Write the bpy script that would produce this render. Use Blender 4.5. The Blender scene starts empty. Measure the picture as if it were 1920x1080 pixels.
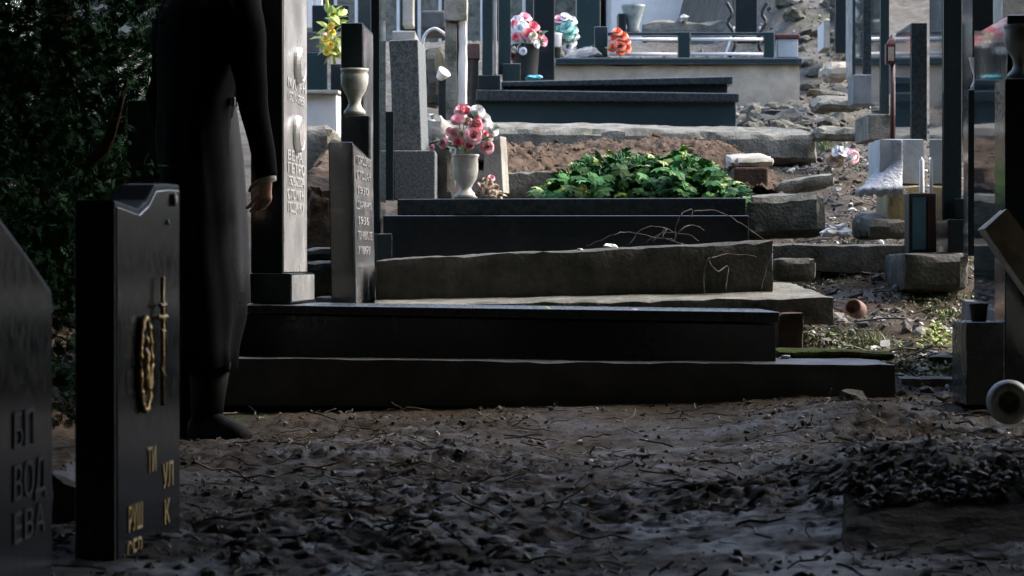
import bpy, bmesh, math, random
import numpy as np
from mathutils import Vector, Matrix, Euler, noise

S = bpy.context.scene
COL = S.collection
R = math.radians
random.seed(7)
RNG = np.random.default_rng(11)

# ------------------------------------------------------------------ camera, sky, sun, exposure
FOC = 5310.0            # focal length in pixels of a 1920 px wide frame (about a 100 mm lens)
EYE = 0.525             # camera height above the dirt clearing
HOR = 500.0
cam_d = bpy.data.cameras.new('camera')
cam_d.sensor_width = 36.0
cam_d.lens = FOC / 1920 * 36
cam_d.clip_start = 0.05
cam_d.clip_end = 600
cam_d.dof.use_dof = True
cam_d.dof.focus_distance = 11.0
cam_d.dof.aperture_fstop = 13.0
cam = bpy.data.objects.new('camera', cam_d)
cam.location = (0, 0, EYE)
cam.rotation_euler = (R(90) - math.atan((540 - HOR) / FOC), 0, 0)
COL.objects.link(cam)
S.camera = cam

SUN_EL, SUN_AZ = 46.0, 72.0      # azimuth measured from +y (ahead) towards +x (right)
w = bpy.data.worlds.new('World')
S.world = w
w.use_nodes = True
nt = w.node_tree
nt.nodes.clear()
sky = nt.nodes.new('ShaderNodeTexSky')
sky.sky_type = 'NISHITA'
sky.sun_disc = False
sky.sun_elevation = R(SUN_EL)
sky.sun_rotation = R(SUN_AZ)
sky.air_density = 1.0
sky.dust_density = 4.0
sky.ozone_density = 1.0
bgn = nt.nodes.new('ShaderNodeBackground')
bgn.inputs['Strength'].default_value = 0.15
out = nt.nodes.new('ShaderNodeOutputWorld')
nt.links.new(sky.outputs[0], bgn.inputs[0])
nt.links.new(bgn.outputs[0], out.inputs[0])

sl = bpy.data.lights.new('sun', 'SUN')
sl.energy = 0.6
sl.angle = R(40)
sl.color = (1.0, 0.985, 0.96)
so = bpy.data.objects.new('sun', sl)
sd = Vector((math.sin(R(SUN_AZ)) * math.cos(R(SUN_EL)), math.cos(R(SUN_AZ)) * math.cos(R(SUN_EL)), math.sin(R(SUN_EL))))
so.rotation_euler = sd.to_track_quat('Z', 'Y').to_euler()
so.location = sd * 40
COL.objects.link(so)

S.view_settings.view_transform = 'Standard'
S.view_settings.look = 'None'
S.view_settings.gamma = 1
S.view_settings.exposure = 2.15
S.view_settings.use_curve_mapping = False
S.cycles.max_bounces = 8
S.cycles.diffuse_bounces = 4
S.cycles.glossy_bounces = 4

# ------------------------------------------------------------------ materials
def srgb(h):
    v = [int(h[i:i + 2], 16) / 255 for i in (0, 2, 4)]
    return tuple(((c + .055) / 1.055) ** 2.4 if c > .04045 else c / 12.92 for c in v)

MATS = {}
def mat(name, c1, c2=None, scale=8, rough=.7, rough2=None, bump=0, bscale=40, spec=.5, c3=None, scale3=2.0, t3=(.5, .65),
        island=0, coords='Position', metallic=0, detail=8, coat=0, transm=0, alpha=1, subs=0, sheen=0):
    if name in MATS: return MATS[name]
    m = bpy.data.materials.new(name)
    m.use_nodes = True
    n = m.node_tree
    b = n.nodes['Principled BSDF']
    L = n.links.new
    if coords == 'Position':
        src = n.nodes.new('ShaderNodeNewGeometry').outputs['Position']
    else:
        src = n.nodes.new('ShaderNodeTexCoord').outputs['Object']
    c2 = c2 or c1
    nz = n.nodes.new('ShaderNodeTexNoise'); nz.inputs['Scale'].default_value = scale
    nz.inputs['Detail'].default_value = detail; nz.inputs['Roughness'].default_value = .65
    L(src, nz.inputs['Vector'])
    rp = n.nodes.new('ShaderNodeValToRGB')
    rp.color_ramp.elements[0].position = .35; rp.color_ramp.elements[0].color = (*c1, 1)
    rp.color_ramp.elements[1].position = .65; rp.color_ramp.elements[1].color = (*c2, 1)
    L(nz.outputs[0], rp.inputs[0])
    colr = rp.outputs[0]
    if c3:
        n3 = n.nodes.new('ShaderNodeTexNoise'); n3.inputs['Scale'].default_value = scale3
        n3.inputs['Detail'].default_value = 10; n3.inputs['Roughness'].default_value = .7
        L(src, n3.inputs['Vector'])
        mr = n.nodes.new('ShaderNodeMapRange'); mr.inputs['From Min'].default_value = t3[0]; mr.inputs['From Max'].default_value = t3[1]
        L(n3.outputs[0], mr.inputs['Value'])
        mx = n.nodes.new('ShaderNodeMix'); mx.data_type = 'RGBA'
        L(mr.outputs[0], mx.inputs[0]); L(colr, mx.inputs[6]); mx.inputs[7].default_value = (*c3, 1)
        colr = mx.outputs[2]
    if island:
        g = n.nodes.new('ShaderNodeNewGeometry')
        oi = n.nodes.new('ShaderNodeObjectInfo')
        ad = n.nodes.new('ShaderNodeMath'); ad.operation = 'ADD'
        L(g.outputs['Random Per Island'], ad.inputs[0]); L(oi.outputs['Random'], ad.inputs[1])
        fr = n.nodes.new('ShaderNodeMath'); fr.operation = 'FRACT'; L(ad.outputs[0], fr.inputs[0])
        mr = n.nodes.new('ShaderNodeMapRange'); mr.inputs['To Min'].default_value = 1 - island; mr.inputs['To Max'].default_value = 1 + island
        L(fr.outputs[0], mr.inputs['Value'])
        hs = n.nodes.new('ShaderNodeHueSaturation')
        L(mr.outputs[0], hs.inputs['Value']); L(colr, hs.inputs['Color'])
        mr2 = n.nodes.new('ShaderNodeMapRange'); mr2.inputs['To Min'].default_value = .5 - island * .06; mr2.inputs['To Max'].default_value = .5 + island * .06
        m7 = n.nodes.new('ShaderNodeMath'); m7.operation = 'MULTIPLY'; m7.inputs[1].default_value = 7.13
        f7 = n.nodes.new('ShaderNodeMath'); f7.operation = 'FRACT'
        L(fr.outputs[0], m7.inputs[0]); L(m7.outputs[0], f7.inputs[0]); L(f7.outputs[0], mr2.inputs['Value']); L(mr2.outputs[0], hs.inputs['Hue'])
        colr = hs.outputs[0]
    L(colr, b.inputs['Base Color'])
    if rough2 is not None:
        mr = n.nodes.new('ShaderNodeMapRange'); mr.inputs['From Min'].default_value = .35; mr.inputs['From Max'].default_value = .65
        mr.inputs['To Min'].default_value = rough; mr.inputs['To Max'].default_value = rough2
        nr = n.nodes.new('ShaderNodeTexNoise'); nr.inputs['Scale'].default_value = scale * .7; nr.inputs['Detail'].default_value = 6
        L(src, nr.inputs['Vector']); L(nr.outputs[0], mr.inputs['Value']); L(mr.outputs[0], b.inputs['Roughness'])
    else:
        b.inputs['Roughness'].default_value = rough
    if bump:
        nb = n.nodes.new('ShaderNodeTexNoise'); nb.inputs['Scale'].default_value = bscale; nb.inputs['Detail'].default_value = 8
        L(src, nb.inputs['Vector'])
        bp = n.nodes.new('ShaderNodeBump'); bp.inputs['Strength'].default_value = bump; bp.inputs['Distance'].default_value = .01
        L(nb.outputs[0], bp.inputs['Height']); L(bp.outputs[0], b.inputs['Normal'])
    b.inputs['Specular IOR Level'].default_value = spec
    b.inputs['Metallic'].default_value = metallic
    b.inputs['Coat Weight'].default_value = coat
    b.inputs['Transmission Weight'].default_value = transm
    b.inputs['Alpha'].default_value = alpha
    b.inputs['Sheen Weight'].default_value = sheen
    if subs:
        b.inputs['Subsurface Weight'].default_value = subs
        b.inputs['Subsurface Radius'].default_value = (.01, .006, .004)
    MATS[name] = m
    return m

BLACK = mat('black_granite', (.013, .018, .021), (.020, .027, .031), 90, .06, .2, spec=.55, c3=(.036, .042, .044), scale3=4, t3=(.56, .8))
BLACK2 = mat('dusty_black_granite', (.019, .026, .030), (.029, .038, .043), 60, .15, .4, spec=.45, c3=(.050, .056, .056), scale3=5, t3=(.54, .8))
TEAL = mat('blue_grey_granite', (.020, .035, .040), (.031, .049, .054), 60, .02, .06, spec=1.0, c3=(.048, .060, .062), scale3=4, t3=(.56, .8))
SPECK = mat('speckled_grey_granite', (.05, .06, .062), (.20, .22, .22), 95, .38, .55, bump=.08, bscale=120, detail=3)
PALEFACE = mat('pale_painted_sheen_granite', (.27, .275, .275), (.36, .365, .36), 5, .16, .34, spec=.6, c3=(.44, .445, .44), scale3=2.5, t3=(.5, .7))  # bright reflection on the tall headstone's black granite, put into the colour
MIDFACE = mat('grey_polished_granite', (.075, .08, .085), (.13, .135, .14), 6, .12, .25, spec=.6, c3=(.25, .25, .25), scale3=3, t3=(.5, .7))
CONC = mat('aged_concrete', (.095, .094, .078), (.22, .218, .188), 11, .85, bump=.8, bscale=70, spec=.3, c3=(.030, .034, .024), scale3=5, t3=(.48, .68))
DARKC = mat('damp_mossy_concrete', (.034, .034, .030), (.085, .081, .07), 9, .75, bump=.6, bscale=60, spec=.35, c3=(.02, .024, .012), scale3=6, t3=(.45, .66))
GREYC2 = mat('grey_sawn_stone', (.10, .115, .125), (.16, .175, .185), 9, .6)
VINEM = mat('dead_vine', (.035, .03, .024), (.085, .075, .06), 30, .85)
EARTHK = mat('earthy_kerb', (.07, .055, .038), (.13, .105, .075), 9, .95, bump=.6, bscale=60, spec=.1, c3=(.03, .036, .012), scale3=9, t3=(.5, .64))
PALEC = mat('pale_concrete', (.25, .24, .21), (.40, .385, .34), 6, .85, bump=.4, bscale=60, spec=.3, c3=(.12, .115, .085), scale3=4, t3=(.5, .7))
GREYC = mat('smooth_grey_concrete', (.045, .049, .051), (.085, .09, .092), 9, .55, .75, bump=.25, bscale=80, spec=.4, c3=(.05, .045, .038), scale3=3, t3=(.5, .7))
BEIGE = mat('beige_limestone', (.30, .26, .20), (.46, .41, .33), 5, .8, bump=.3, bscale=50, spec=.3, c3=(.30, .20, .13), scale3=7, t3=(.58, .72))
WHITE = mat('white_render', (.55, .54, .52), (.68, .67, .65), 4, .7, bump=.1, c3=(.4, .38, .35), scale3=3, t3=(.55, .75))
MARBLE = mat('worn_marble', (.40, .40, .36), (.56, .56, .52), 9, .5, bump=.1, bscale=60, c3=(.17, .17, .11), scale3=11, t3=(.52, .68))
GMARBLE = mat('grey_stoneware', (.16, .19, .19), (.26, .29, .28), 16, .5, bump=.15, bscale=70, c3=(.10, .11, .09), scale3=12, t3=(.5, .7))
BROWNB = mat('brown_brick_rubble', (.04, .026, .019), (.085, .056, .042), 12, .9, bump=.6, bscale=60, spec=.2)
RSOIL = mat('red_brown_soil', (.052, .036, .025), (.105, .074, .052), 16, .95, bump=.9, bscale=50, spec=.15, c3=(.16, .12, .085), scale3=20, t3=(.58, .75))
ROCK = mat('weathered_rock', (.065, .062, .048), (.175, .168, .142), 9, .85, bump=.6, bscale=45, spec=.3, c3=(.06, .062, .035), scale3=5, t3=(.5, .68), coords='Object')
GOLD = mat('gilt_metal', (.16, .10, .03), (.50, .36, .15), 60, .28, .5, metallic=.9, bump=.6, bscale=140)
LETTERG = mat('gold_lettering', (.45, .32, .11), (.62, .47, .2), 40, .45)
LETTERW = mat('pale_lettering', (.42, .42, .41), (.52, .52, .5), 40, .6)
DUSTY = mat('matt_dark_granite', (.014, .020, .026), (.032, .042, .052), 130, .6, .8, spec=.15, detail=3)
FRONTB = mat('front_polished_granite', (.009, .013, .017), (.015, .020, .025), 60, .14, .24, spec=.4, c3=(.026, .031, .034), scale3=5, t3=(.55, .8))
LETTERD = mat('grey_lettering', (.045, .05, .055), (.07, .075, .08), 40, .9, spec=.1)
LETTERM = mat('dull_lettering', (.18, .185, .19), (.26, .265, .27), 40, .8)
PORC = mat('porcelain', (.66, .66, .66), (.76, .76, .75), 30, .15, coat=.4)
PHOTO = mat('portrait_print', (.34, .34, .34), (.62, .61, .6), 45, .15, detail=1)
COATM = mat('black_wool', (.0035, .0035, .004), (.006, .006, .007), 60, .95, bump=.15, bscale=400, spec=.06)
SKIRTM = mat('charcoal_cloth', (.018, .019, .022), (.028, .029, .033), 40, .8, bump=.1, bscale=300, spec=.2)
LEATHER = mat('black_leather', (.004, .004, .004), (.006, .006, .006), 60, .7, bump=.1, bscale=120, spec=.05)
SKIN = mat('skin', (.52, .35, .28), (.60, .42, .34), 40, .5, subs=.1)
CUFF = mat('white_shirt_cuff', (.62, .61, .6), None, 40, .8)
HAIR = mat('dark_hair', (.015, .01, .008), (.03, .02, .015), 200, .5)
STEEL = mat('bright_buckle', (.5, .5, .5), None, 40, .25, metallic=1)
WTUBE = mat('white_painted_tube', (.68, .67, .68), (.74, .73, .74), 9, .4)
IRON = mat('black_iron', (.010, .011, .012), (.02, .02, .02), 60, .5, spec=.4)
BARK = mat('red_brown_bark', (.035, .02, .014), (.085, .05, .038), 20, .95, bump=1, bscale=50, spec=.1)
THUJA = mat('dark_evergreen_leaf', (.010, .036, .016), (.020, .060, .022), 3, .8, island=.45, spec=.05)
PINEL = mat('evergreen_shade_leaf', (.014, .03, .014), (.025, .05, .02), 2, .7, island=.4, spec=.2)
IVY = mat('glossy_green_leaf', (.020, .090, .026), (.055, .18, .045), 25, .55, .75, island=.55, spec=.14)
IVYY = mat('young_yellow_leaf', (.18, .25, .025), (.28, .33, .04), 25, .45, island=.25, spec=.4)
WEED = mat('lime_weed', (.22, .30, .04), (.34, .38, .06), 25, .5, island=.3)
GRASSM = mat('pale_grass_blade', (.12, .17, .05), (.2, .24, .09), 25, .6, island=.4)
MOSS = mat('green_moss', (.035, .055, .008), (.075, .10, .015), 30, .95, bump=1, bscale=90, spec=.1, c3=(.03, .022, .012), scale3=9, t3=(.5, .62))
PINK = mat('pink_petal', (.80, .34, .42), (.88, .58, .62), 30, .6, island=.22)
ROSE = mat('rose_red_petal', (.74, .16, .22), (.80, .30, .34), 30, .6, island=.2)
WPET = mat('white_petal', (.70, .71, .72), (.80, .80, .80), 30, .6, island=.08)
CREAM = mat('cream_petal', (.62, .55, .42), (.72, .66, .52), 30, .7, island=.2)
ORANGE = mat('coral_petal', (.78, .17, .09), (.86, .30, .20), 30, .6, island=.2)
MAGENTA = mat('magenta_petal', (.42, .015, .10), (.52, .04, .16), 30, .6, island=.2)
TEALP = mat('mint_petal', (.22, .55, .50), (.50, .72, .68), 30, .6, island=.2)
FADED = mat('faded_dry_petal', (.38, .30, .22), (.56, .45, .36), 30, .85, island=.25)
FOLI = mat('plastic_foliage', (.03, .11, .04), (.07, .19, .07), 30, .5, island=.3)
REDP = mat('dark_red_paint', (.055, .010, .012), (.085, .016, .018), 30, .5)
OXBL = mat('oxblood_glass', (.014, .006, .006), (.028, .010, .009), 20, .3)
BLUEG = mat('blue_glass', (.03, .075, .10), (.05, .11, .14), 8, .12, coat=.3)
PLAST = mat('clear_wrap', (.5, .5, .5), None, 30, .18, alpha=.45)
PAPER = mat('white_paper', (.72, .72, .72), (.8, .8, .8), 30, .8)
TEALPL = mat('blue_plastic', (.02, .25, .33), None, 30, .4)
GLAZEP = mat('pale_blue_render', (.30, .34, .37), (.40, .44, .47), 6, .6, bump=.2, c3=(.5, .5, .5), scale3=7, t3=(.52, .7))
MORTAR = mat('white_mortar', (.30, .32, .34), (.48, .50, .52), 20, .9, bump=1, bscale=60)
YBRICK = mat('ochre_stone', (.22, .18, .09), (.34, .28, .16), 12, .9, bump=.5, bscale=70)
LEAFL = mat('dead_leaf', (.052, .041, .026), (.12, .098, .066), 30, .55, .8, island=.6, spec=.25)
TWIGM = mat('dry_twig', (.06, .052, .042), (.14, .125, .10), 30, .8, island=.6)
PEBB = mat('grit_pebble', (.07, .066, .058), (.19, .18, .165), 40, .75, island=.8)
CHIP = mat('pale_marble_chip', (.5, .5, .48), (.65, .65, .63), 40, .6, island=.3)
CLOD = mat('damp_soil_clod', (.042, .034, .021), (.090, .074, .05), 25, .6, .85, bump=.8, bscale=90, island=.5, spec=.4)
ROOFM = mat('grey_roof', (.18, .15, .13), (.28, .24, .2), 9, .8)
YELLOWP = mat('yellow_petal', (.70, .52, .05), (.78, .62, .12), 30, .6, island=.2)
PEACH = mat('peach_plaster', (.5, .33, .24), (.6, .42, .33), 10, .8)
BROWNBOX = mat('brown_terracotta', (.16, .085, .065), (.22, .12, .10), 20, .7)

# ------------------------------------------------------------------ helpers
def W(px, py, y):
    """photo pixel (1920x1080) at depth y -> world point"""
    return Vector(((px - 960) * y / FOC, y, EYE + (HOR - py) * y / FOC))

GY = [-60, 0, 4.7, 7, 9.0, 9.5, 10.6, 11.8, 13, 15, 17, 19, 22, 25, 28, 30, 36, 60, 200]
GZ = [0, .01, .02, .005, 0, .07, .20, .36, .53, .82, 1.12, 1.40, 1.80, 2.25, 2.72, 2.85, 3.0, 3.4, 4.0]
def G(y): return float(np.interp(y, GY, GZ))

def tag(o, label=None, cat=None, group=None, kind=None):
    if label: o['label'] = label
    if cat: o['category'] = cat
    if group: o['group'] = group
    if kind: o['kind'] = kind
    return o

def thing(name, label, cat, loc, group=None):
    o = bpy.data.objects.new(name, None)
    o.empty_display_size = .05
    o.location = loc
    COL.objects.link(o)
    return tag(o, label, cat, group, 'thing')

def wloc(o):
    v = Vector((0, 0, 0))
    while o is not None:
        v += Vector(o.location); o = o.parent
    return v

def mo(name, verts, faces, m, parent=None, smooth=False):
    """one mesh object from world-space verts"""
    verts = [Vector(v) for v in verts]
    if parent is None:
        lo = min(v.z for v in verts)
        c = sum(verts, Vector()) / len(verts)
        base = Vector((c.x, c.y, lo))
    else:
        base = wloc(parent)
    me = bpy.data.meshes.new(name)
    me.from_pydata([tuple(v - base) for v in verts], [], faces)
    me.validate()
    if smooth or len(faces) > 150:
        me.polygons.foreach_set('use_smooth', [True] * len(me.polygons))
        if not smooth: me.set_sharp_from_angle(angle=R(26))
    me.materials.append(m)
    o = bpy.data.objects.new(name, me)
    if parent is None:
        o.location = base
    else:
        o.parent = parent
    COL.objects.link(o)
    return o

def np_mesh(name, V, F, m, parent=None, smooth=False):
    """fast mesh: V (n,3) world, F (k,3|4)"""
    me = bpy.data.meshes.new(name)
    base = np.array(wloc(parent)) if parent is not None else np.zeros(3)
    me.vertices.add(len(V)); me.vertices.foreach_set('co', (V - base).astype(np.float32).ravel())
    k = F.shape[1]
    me.loops.add(F.size); me.loops.foreach_set('vertex_index', F.astype(np.int32).ravel())
    me.polygons.add(len(F)); me.polygons.foreach_set('loop_start', (np.arange(len(F)) * k).astype(np.int32))
    me.polygons.foreach_set('use_smooth', np.full(len(F), smooth))
    me.update(calc_edges=True)
    me.materials.append(m)
    o = bpy.data.objects.new(name, me)
    if parent is not None: o.parent = parent
    COL.objects.link(o)
    return o

def bm_data(bm):
    bm.verts.ensure_lookup_table(); bm.verts.index_update()
    v = [x.co.copy() for x in bm.verts]
    f = [[q.index for q in p.verts] for p in bm.faces]
    bm.free()
    return v, f

HEX = [(0, 3, 2, 1), (4, 5, 6, 7), (0, 1, 5, 4), (1, 2, 6, 5), (2, 3, 7, 6), (3, 0, 4, 7)]
def clean(c8, bevel=.004):
    """crisp sawn stone: 8 corners (bottom near-left, near-right, far-right, far-left, then top) with a small bevel"""
    bm = bmesh.new()
    vs = [bm.verts.new(c) for c in c8]
    for f in HEX: bm.faces.new([vs[i] for i in f])
    if bevel: bmesh.ops.bevel(bm, geom=bm.edges[:], offset=bevel, segments=2, profile=.5, affect='EDGES')
    return bm_data(bm)

def prism(poly, back, bevel=.003):
    """closed polygon (world points) swept by vector back"""
    bm = bmesh.new()
    a = [bm.verts.new(p) for p in poly]
    b = [bm.verts.new(Vector(p) + Vector(back)) for p in poly]
    n = len(poly)
    bm.faces.new(a); bm.faces.new(b[::-1])
    for i in range(n): bm.faces.new((a[i], b[i], b[(i + 1) % n], a[(i + 1) % n]))
    bmesh.ops.recalc_face_normals(bm, faces=bm.faces[:])
    if bevel: bmesh.ops.bevel(bm, geom=[e for e in bm.edges if e.calc_face_angle(0) > .5], offset=bevel, segments=2, profile=.5, affect='EDGES')
    return bm_data(bm)

def nv(p, s, seed=0):
    return noise.noise_vector(Vector((p.x * s + seed, p.y * s - seed * 1.7, p.z * s + seed * .6)))

def rough(c8, res=.05, amp=.006, chip=.02, seed=0):
    """cast or broken stone: gridded box with worn, chipped arrises and an uneven skin"""
    c = [Vector(v) for v in c8]
    ln = [(c[1] - c[0]).length, (c[3] - c[0]).length, (c[4] - c[0]).length]
    n = [max(2, int(math.ceil(l / res))) for l in ln]
    ids, V, F = {}, [], []
    cen = sum(c, Vector()) / 8
    def vert(i, j, k):
        key = (i, j, k)
        if key in ids: return ids[key]
        a, b, d = i / n[0], j / n[1], k / n[2]
        p = Vector()
        for (q, wt) in ((0, (1-a)*(1-b)*(1-d)), (1, a*(1-b)*(1-d)), (2, a*b*(1-d)), (3, (1-a)*b*(1-d)),
                        (4, (1-a)*(1-b)*d), (5, a*(1-b)*d), (6, a*b*d), (7, (1-a)*b*d)):
            p += c[q] * wt
        ext = sum(x in (0, n[ii]) for ii, x in enumerate(key))
        if ext >= 2:
            m = .25 + .9 * max(0, noise.noise(p * 9 + Vector((seed, 0, 3))) + .15) + .8 * max(0, noise.noise(p * 31 + Vector((0, seed, 3))))
            d_ = Vector()
            if i in (0, n[0]): d_ += (c[1] - c[0]).normalized() * (1 if i == 0 else -1)
            if j in (0, n[1]): d_ += (c[3] - c[0]).normalized() * (1 if j == 0 else -1)
            if k in (0, n[2]): d_ += (c[4] - c[0]).normalized() * (1 if k == 0 else -1)
            p += d_ * chip * m
        p += nv(p, 5, seed) * amp + nv(p, 22, seed + 9) * amp * .5
        ids[key] = len(V); V.append(p)
        return ids[key]
    for i in range(n[0]):
        for j in range(n[1]):
            F.append((vert(i, j, 0), vert(i, j+1, 0), vert(i+1, j+1, 0), vert(i+1, j, 0)))
            F.append((vert(i, j, n[2]), vert(i+1, j, n[2]), vert(i+1, j+1, n[2]), vert(i, j+1, n[2])))
        for k in range(n[2]):
            F.append((vert(i, 0, k), vert(i+1, 0, k), vert(i+1, 0, k+1), vert(i, 0, k+1)))
            F.append((vert(i, n[1], k), vert(i, n[1], k+1), vert(i+1, n[1], k+1), vert(i+1, n[1], k)))
    for j in range(n[1]):
        for k in range(n[2]):
            F.append((vert(0, j, k), vert(0, j, k+1), vert(0, j+1, k+1), vert(0, j+1, k)))
            F.append((vert(n[0], j, k), vert(n[0], j+1, k), vert(n[0], j+1, k+1), vert(n[0], j, k+1)))
    return V, F

def wb(px0, px1, pt, pb, y0, y1, pt1=None, pb1=None, rise=0.0, z0=None, skew=0.0):
    """corners of a block whose near face fills photo px0..px1, pt..pb (pt1/pb1: at its right end) at depth y0 and runs back to y1"""
    pt1 = pt if pt1 is None else pt1
    pb1 = pb if pb1 is None else pb1
    a, b = W(px0, pb, y0), W(px1, pb1, y0)
    e, f = W(px0, pt, y0), W(px1, pt1, y0)
    if z0 is not None: a.z = b.z = z0
    D = Vector((skew, y1 - y0, 0)); U = Vector((skew, y1 - y0, rise))
    return [a, b, b + D, a + D, e, f, f + U, e + U]

def xb(x0, x1, y0, y1, z0, z1):
    return [Vector(p) for p in ((x0, y0, z0), (x1, y0, z0), (x1, y1, z0), (x0, y1, z0), (x0, y0, z1), (x1, y0, z1), (x1, y1, z1), (x0, y1, z1))]

def lathe(prof, base, n=28, axis=None, ang=0):
    """profile [(r, h)] turned round an axis through base"""
    ax = Vector(axis).normalized() if axis else Vector((0, 0, 1))
    q = ax.to_track_quat('Z', 'Y')
    V, F = [], []
    for (r, h) in prof:
        for i in range(n):
            t = 2 * math.pi * i / n + ang
            V.append(Vector(base) + q @ Vector((r * math.cos(t), r * math.sin(t), h)))
    for j in range(len(prof) - 1):
        for i in range(n):
            F.append((j*n + i, j*n + (i+1) % n, (j+1)*n + (i+1) % n, (j+1)*n + i))
    F.append(tuple(range(n))[::-1]); F.append(tuple(range((len(prof)-1)*n, len(prof)*n)))
    return V, F

def tube(pts, rad, n=6):
    pts = [Vector(p) for p in pts]
    if not hasattr(rad, '__len__'): rad = [rad] * len(pts)
    V, F = [], []
    for i, p in enumerate(pts):
        t = (pts[min(i+1, len(pts)-1)] - pts[max(i-1, 0)]).normalized()
        q = t.to_track_quat('Z', 'Y')
        for k in range(n):
            a = 2 * math.pi * k / n
            V.append(p + q @ Vector((math.cos(a) * rad[i], math.sin(a) * rad[i], 0)))
    for i in range(len(pts) - 1):
        for k in range(n):
            F.append((i*n + k, i*n + (k+1) % n, (i+1)*n + (k+1) % n, (i+1)*n + k))
    F.append(tuple(range(n))[::-1]); F.append(tuple(range((len(pts)-1)*n, len(pts)*n)))
    return V, F

def join(*parts):
    V, F = [], []
    for v, f in parts:
        o = len(V); V += list(v); F += [tuple(i + o for i in q) for q in f]
    return V, F

def spline(ctrl, n=24):
    ctrl = [Vector(c) for c in ctrl]
    P = [ctrl[0]] + ctrl + [ctrl[-1]]
    out_ = []
    segs = len(ctrl) - 1
    for s_ in range(segs):
        p0, p1, p2, p3 = P[s_:s_+4]
        m = max(2, n // segs)
        for k in range(m):
            t = k / m
            out_.append(.5 * ((2*p1) + (p2-p0)*t + (2*p0-5*p1+4*p2-p3)*t*t + (3*p1-p0-3*p2+p3)*t**3))
    out_.append(ctrl[-1])
    return out_

def text_on(name, s, size, m, parent, origin, u, v, depth=.0012, width=None):
    """raised lettering on a face: u reading direction, v up"""
    cu = bpy.data.curves.new(name, 'FONT')
    cu.body = s; cu.size = size; cu.extrude = depth; cu.resolution_u = 2
    tmp = bpy.data.objects.new('tmp_text', cu)
    COL.objects.link(tmp)
    me = bpy.data.meshes.new_from_object(tmp)
    bpy.data.objects.remove(tmp)
    u = Vector(u).normalized(); v = Vector(v).normalized(); nn = u.cross(v)
    base = wloc(parent)
    xs = [q.co.x for q in me.vertices] or [0, 1]
    k = (width / max(1e-6, max(xs) - min(xs))) if width else 1
    for q in me.vertices:
        q.co = Vector(origin) + u * q.co.x * k + v * q.co.y + nn * (q.co.z + depth * .6) - base
    me.materials.clear(); me.materials.append(m)
    me.name = name
    o = bpy.data.objects.new(name, me); o.parent = parent
    COL.objects.link(o)
    return o

def vnoise(x, y, s, seed):
    x = x * s + seed * 17.3; y = y * s - seed * 9.1
    xi, yi = np.floor(x).astype(np.int64), np.floor(y).astype(np.int64)
    fx, fy = x - xi, y - yi
    fx = fx * fx * fx * (fx * (fx * 6 - 15) + 10); fy = fy * fy * fy * (fy * (fy * 6 - 15) + 10)
    def h(a, b):
        n = (a * 374761393 + b * 668265263 + seed * 1442695) & 0x7fffffff
        n = ((n ^ (n >> 13)) * 1274126177) & 0x7fffffff
        return ((n ^ (n >> 16)) & 0xffff) / 65535.0
    return (h(xi, yi)*(1-fx) + h(xi+1, yi)*fx) * (1-fy) + (h(xi, yi+1)*(1-fx) + h(xi+1, yi+1)*fx) * fy - .5

def ground_z(x, y):
    x = np.asarray(x, float); y = np.asarray(y, float)
    z = np.interp(y, GY, GZ)
    near = np.clip((13 - y) / 2, 0, 1)
    z = z + .07 * vnoise(x, y, .9, 1) * np.clip(1 - near * .45, 0, 1) + .045 * vnoise(x, y, 2.3, 2)
    n1 = np.abs(vnoise(x, y, 5.5, 3)); n2 = np.abs(vnoise(x, y, 12, 4)); n3 = vnoise(x, y, 30, 5); n4 = vnoise(x, y, 55, 6)
    amp = .25 + 1.5 * np.clip(vnoise(x, y, 1.4, 8) * 1.5 + .45, 0, 1)
    z = z + amp * (.022 * n1 + .016 * n2 + .011 * n3 + .012 * n4) - .02
    kb = np.clip((x - .62) / .25, 0, 1) * np.clip((y - 5.69) / .16, 0, 1) * np.clip((8.2 - y) / 1.6, 0, 1)
    z = z + .085 * kb
    sxx = np.clip((x - 2.0) / .7, 0, 1); sxx = sxx * sxx * (3 - 2 * sxx)
    z = z + sxx * np.clip((y - 24) / 9, 0, 1) * 1.9
    # heap of swept litter at the right of the clearing, and the bank by the kerb
    z = z + .075 * np.exp(-((x - 1.15) / .55) ** 2 - ((y - 8.75) / .55) ** 2)
    z = z + .05 * np.exp(-((x - .1) / .9) ** 2 - ((y - 8.9) / .35) ** 2)
    z = z + .04 * np.exp(-((x - 1.55) / .3) ** 2 - ((y - 8.0) / .6) ** 2)
    return z

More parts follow.
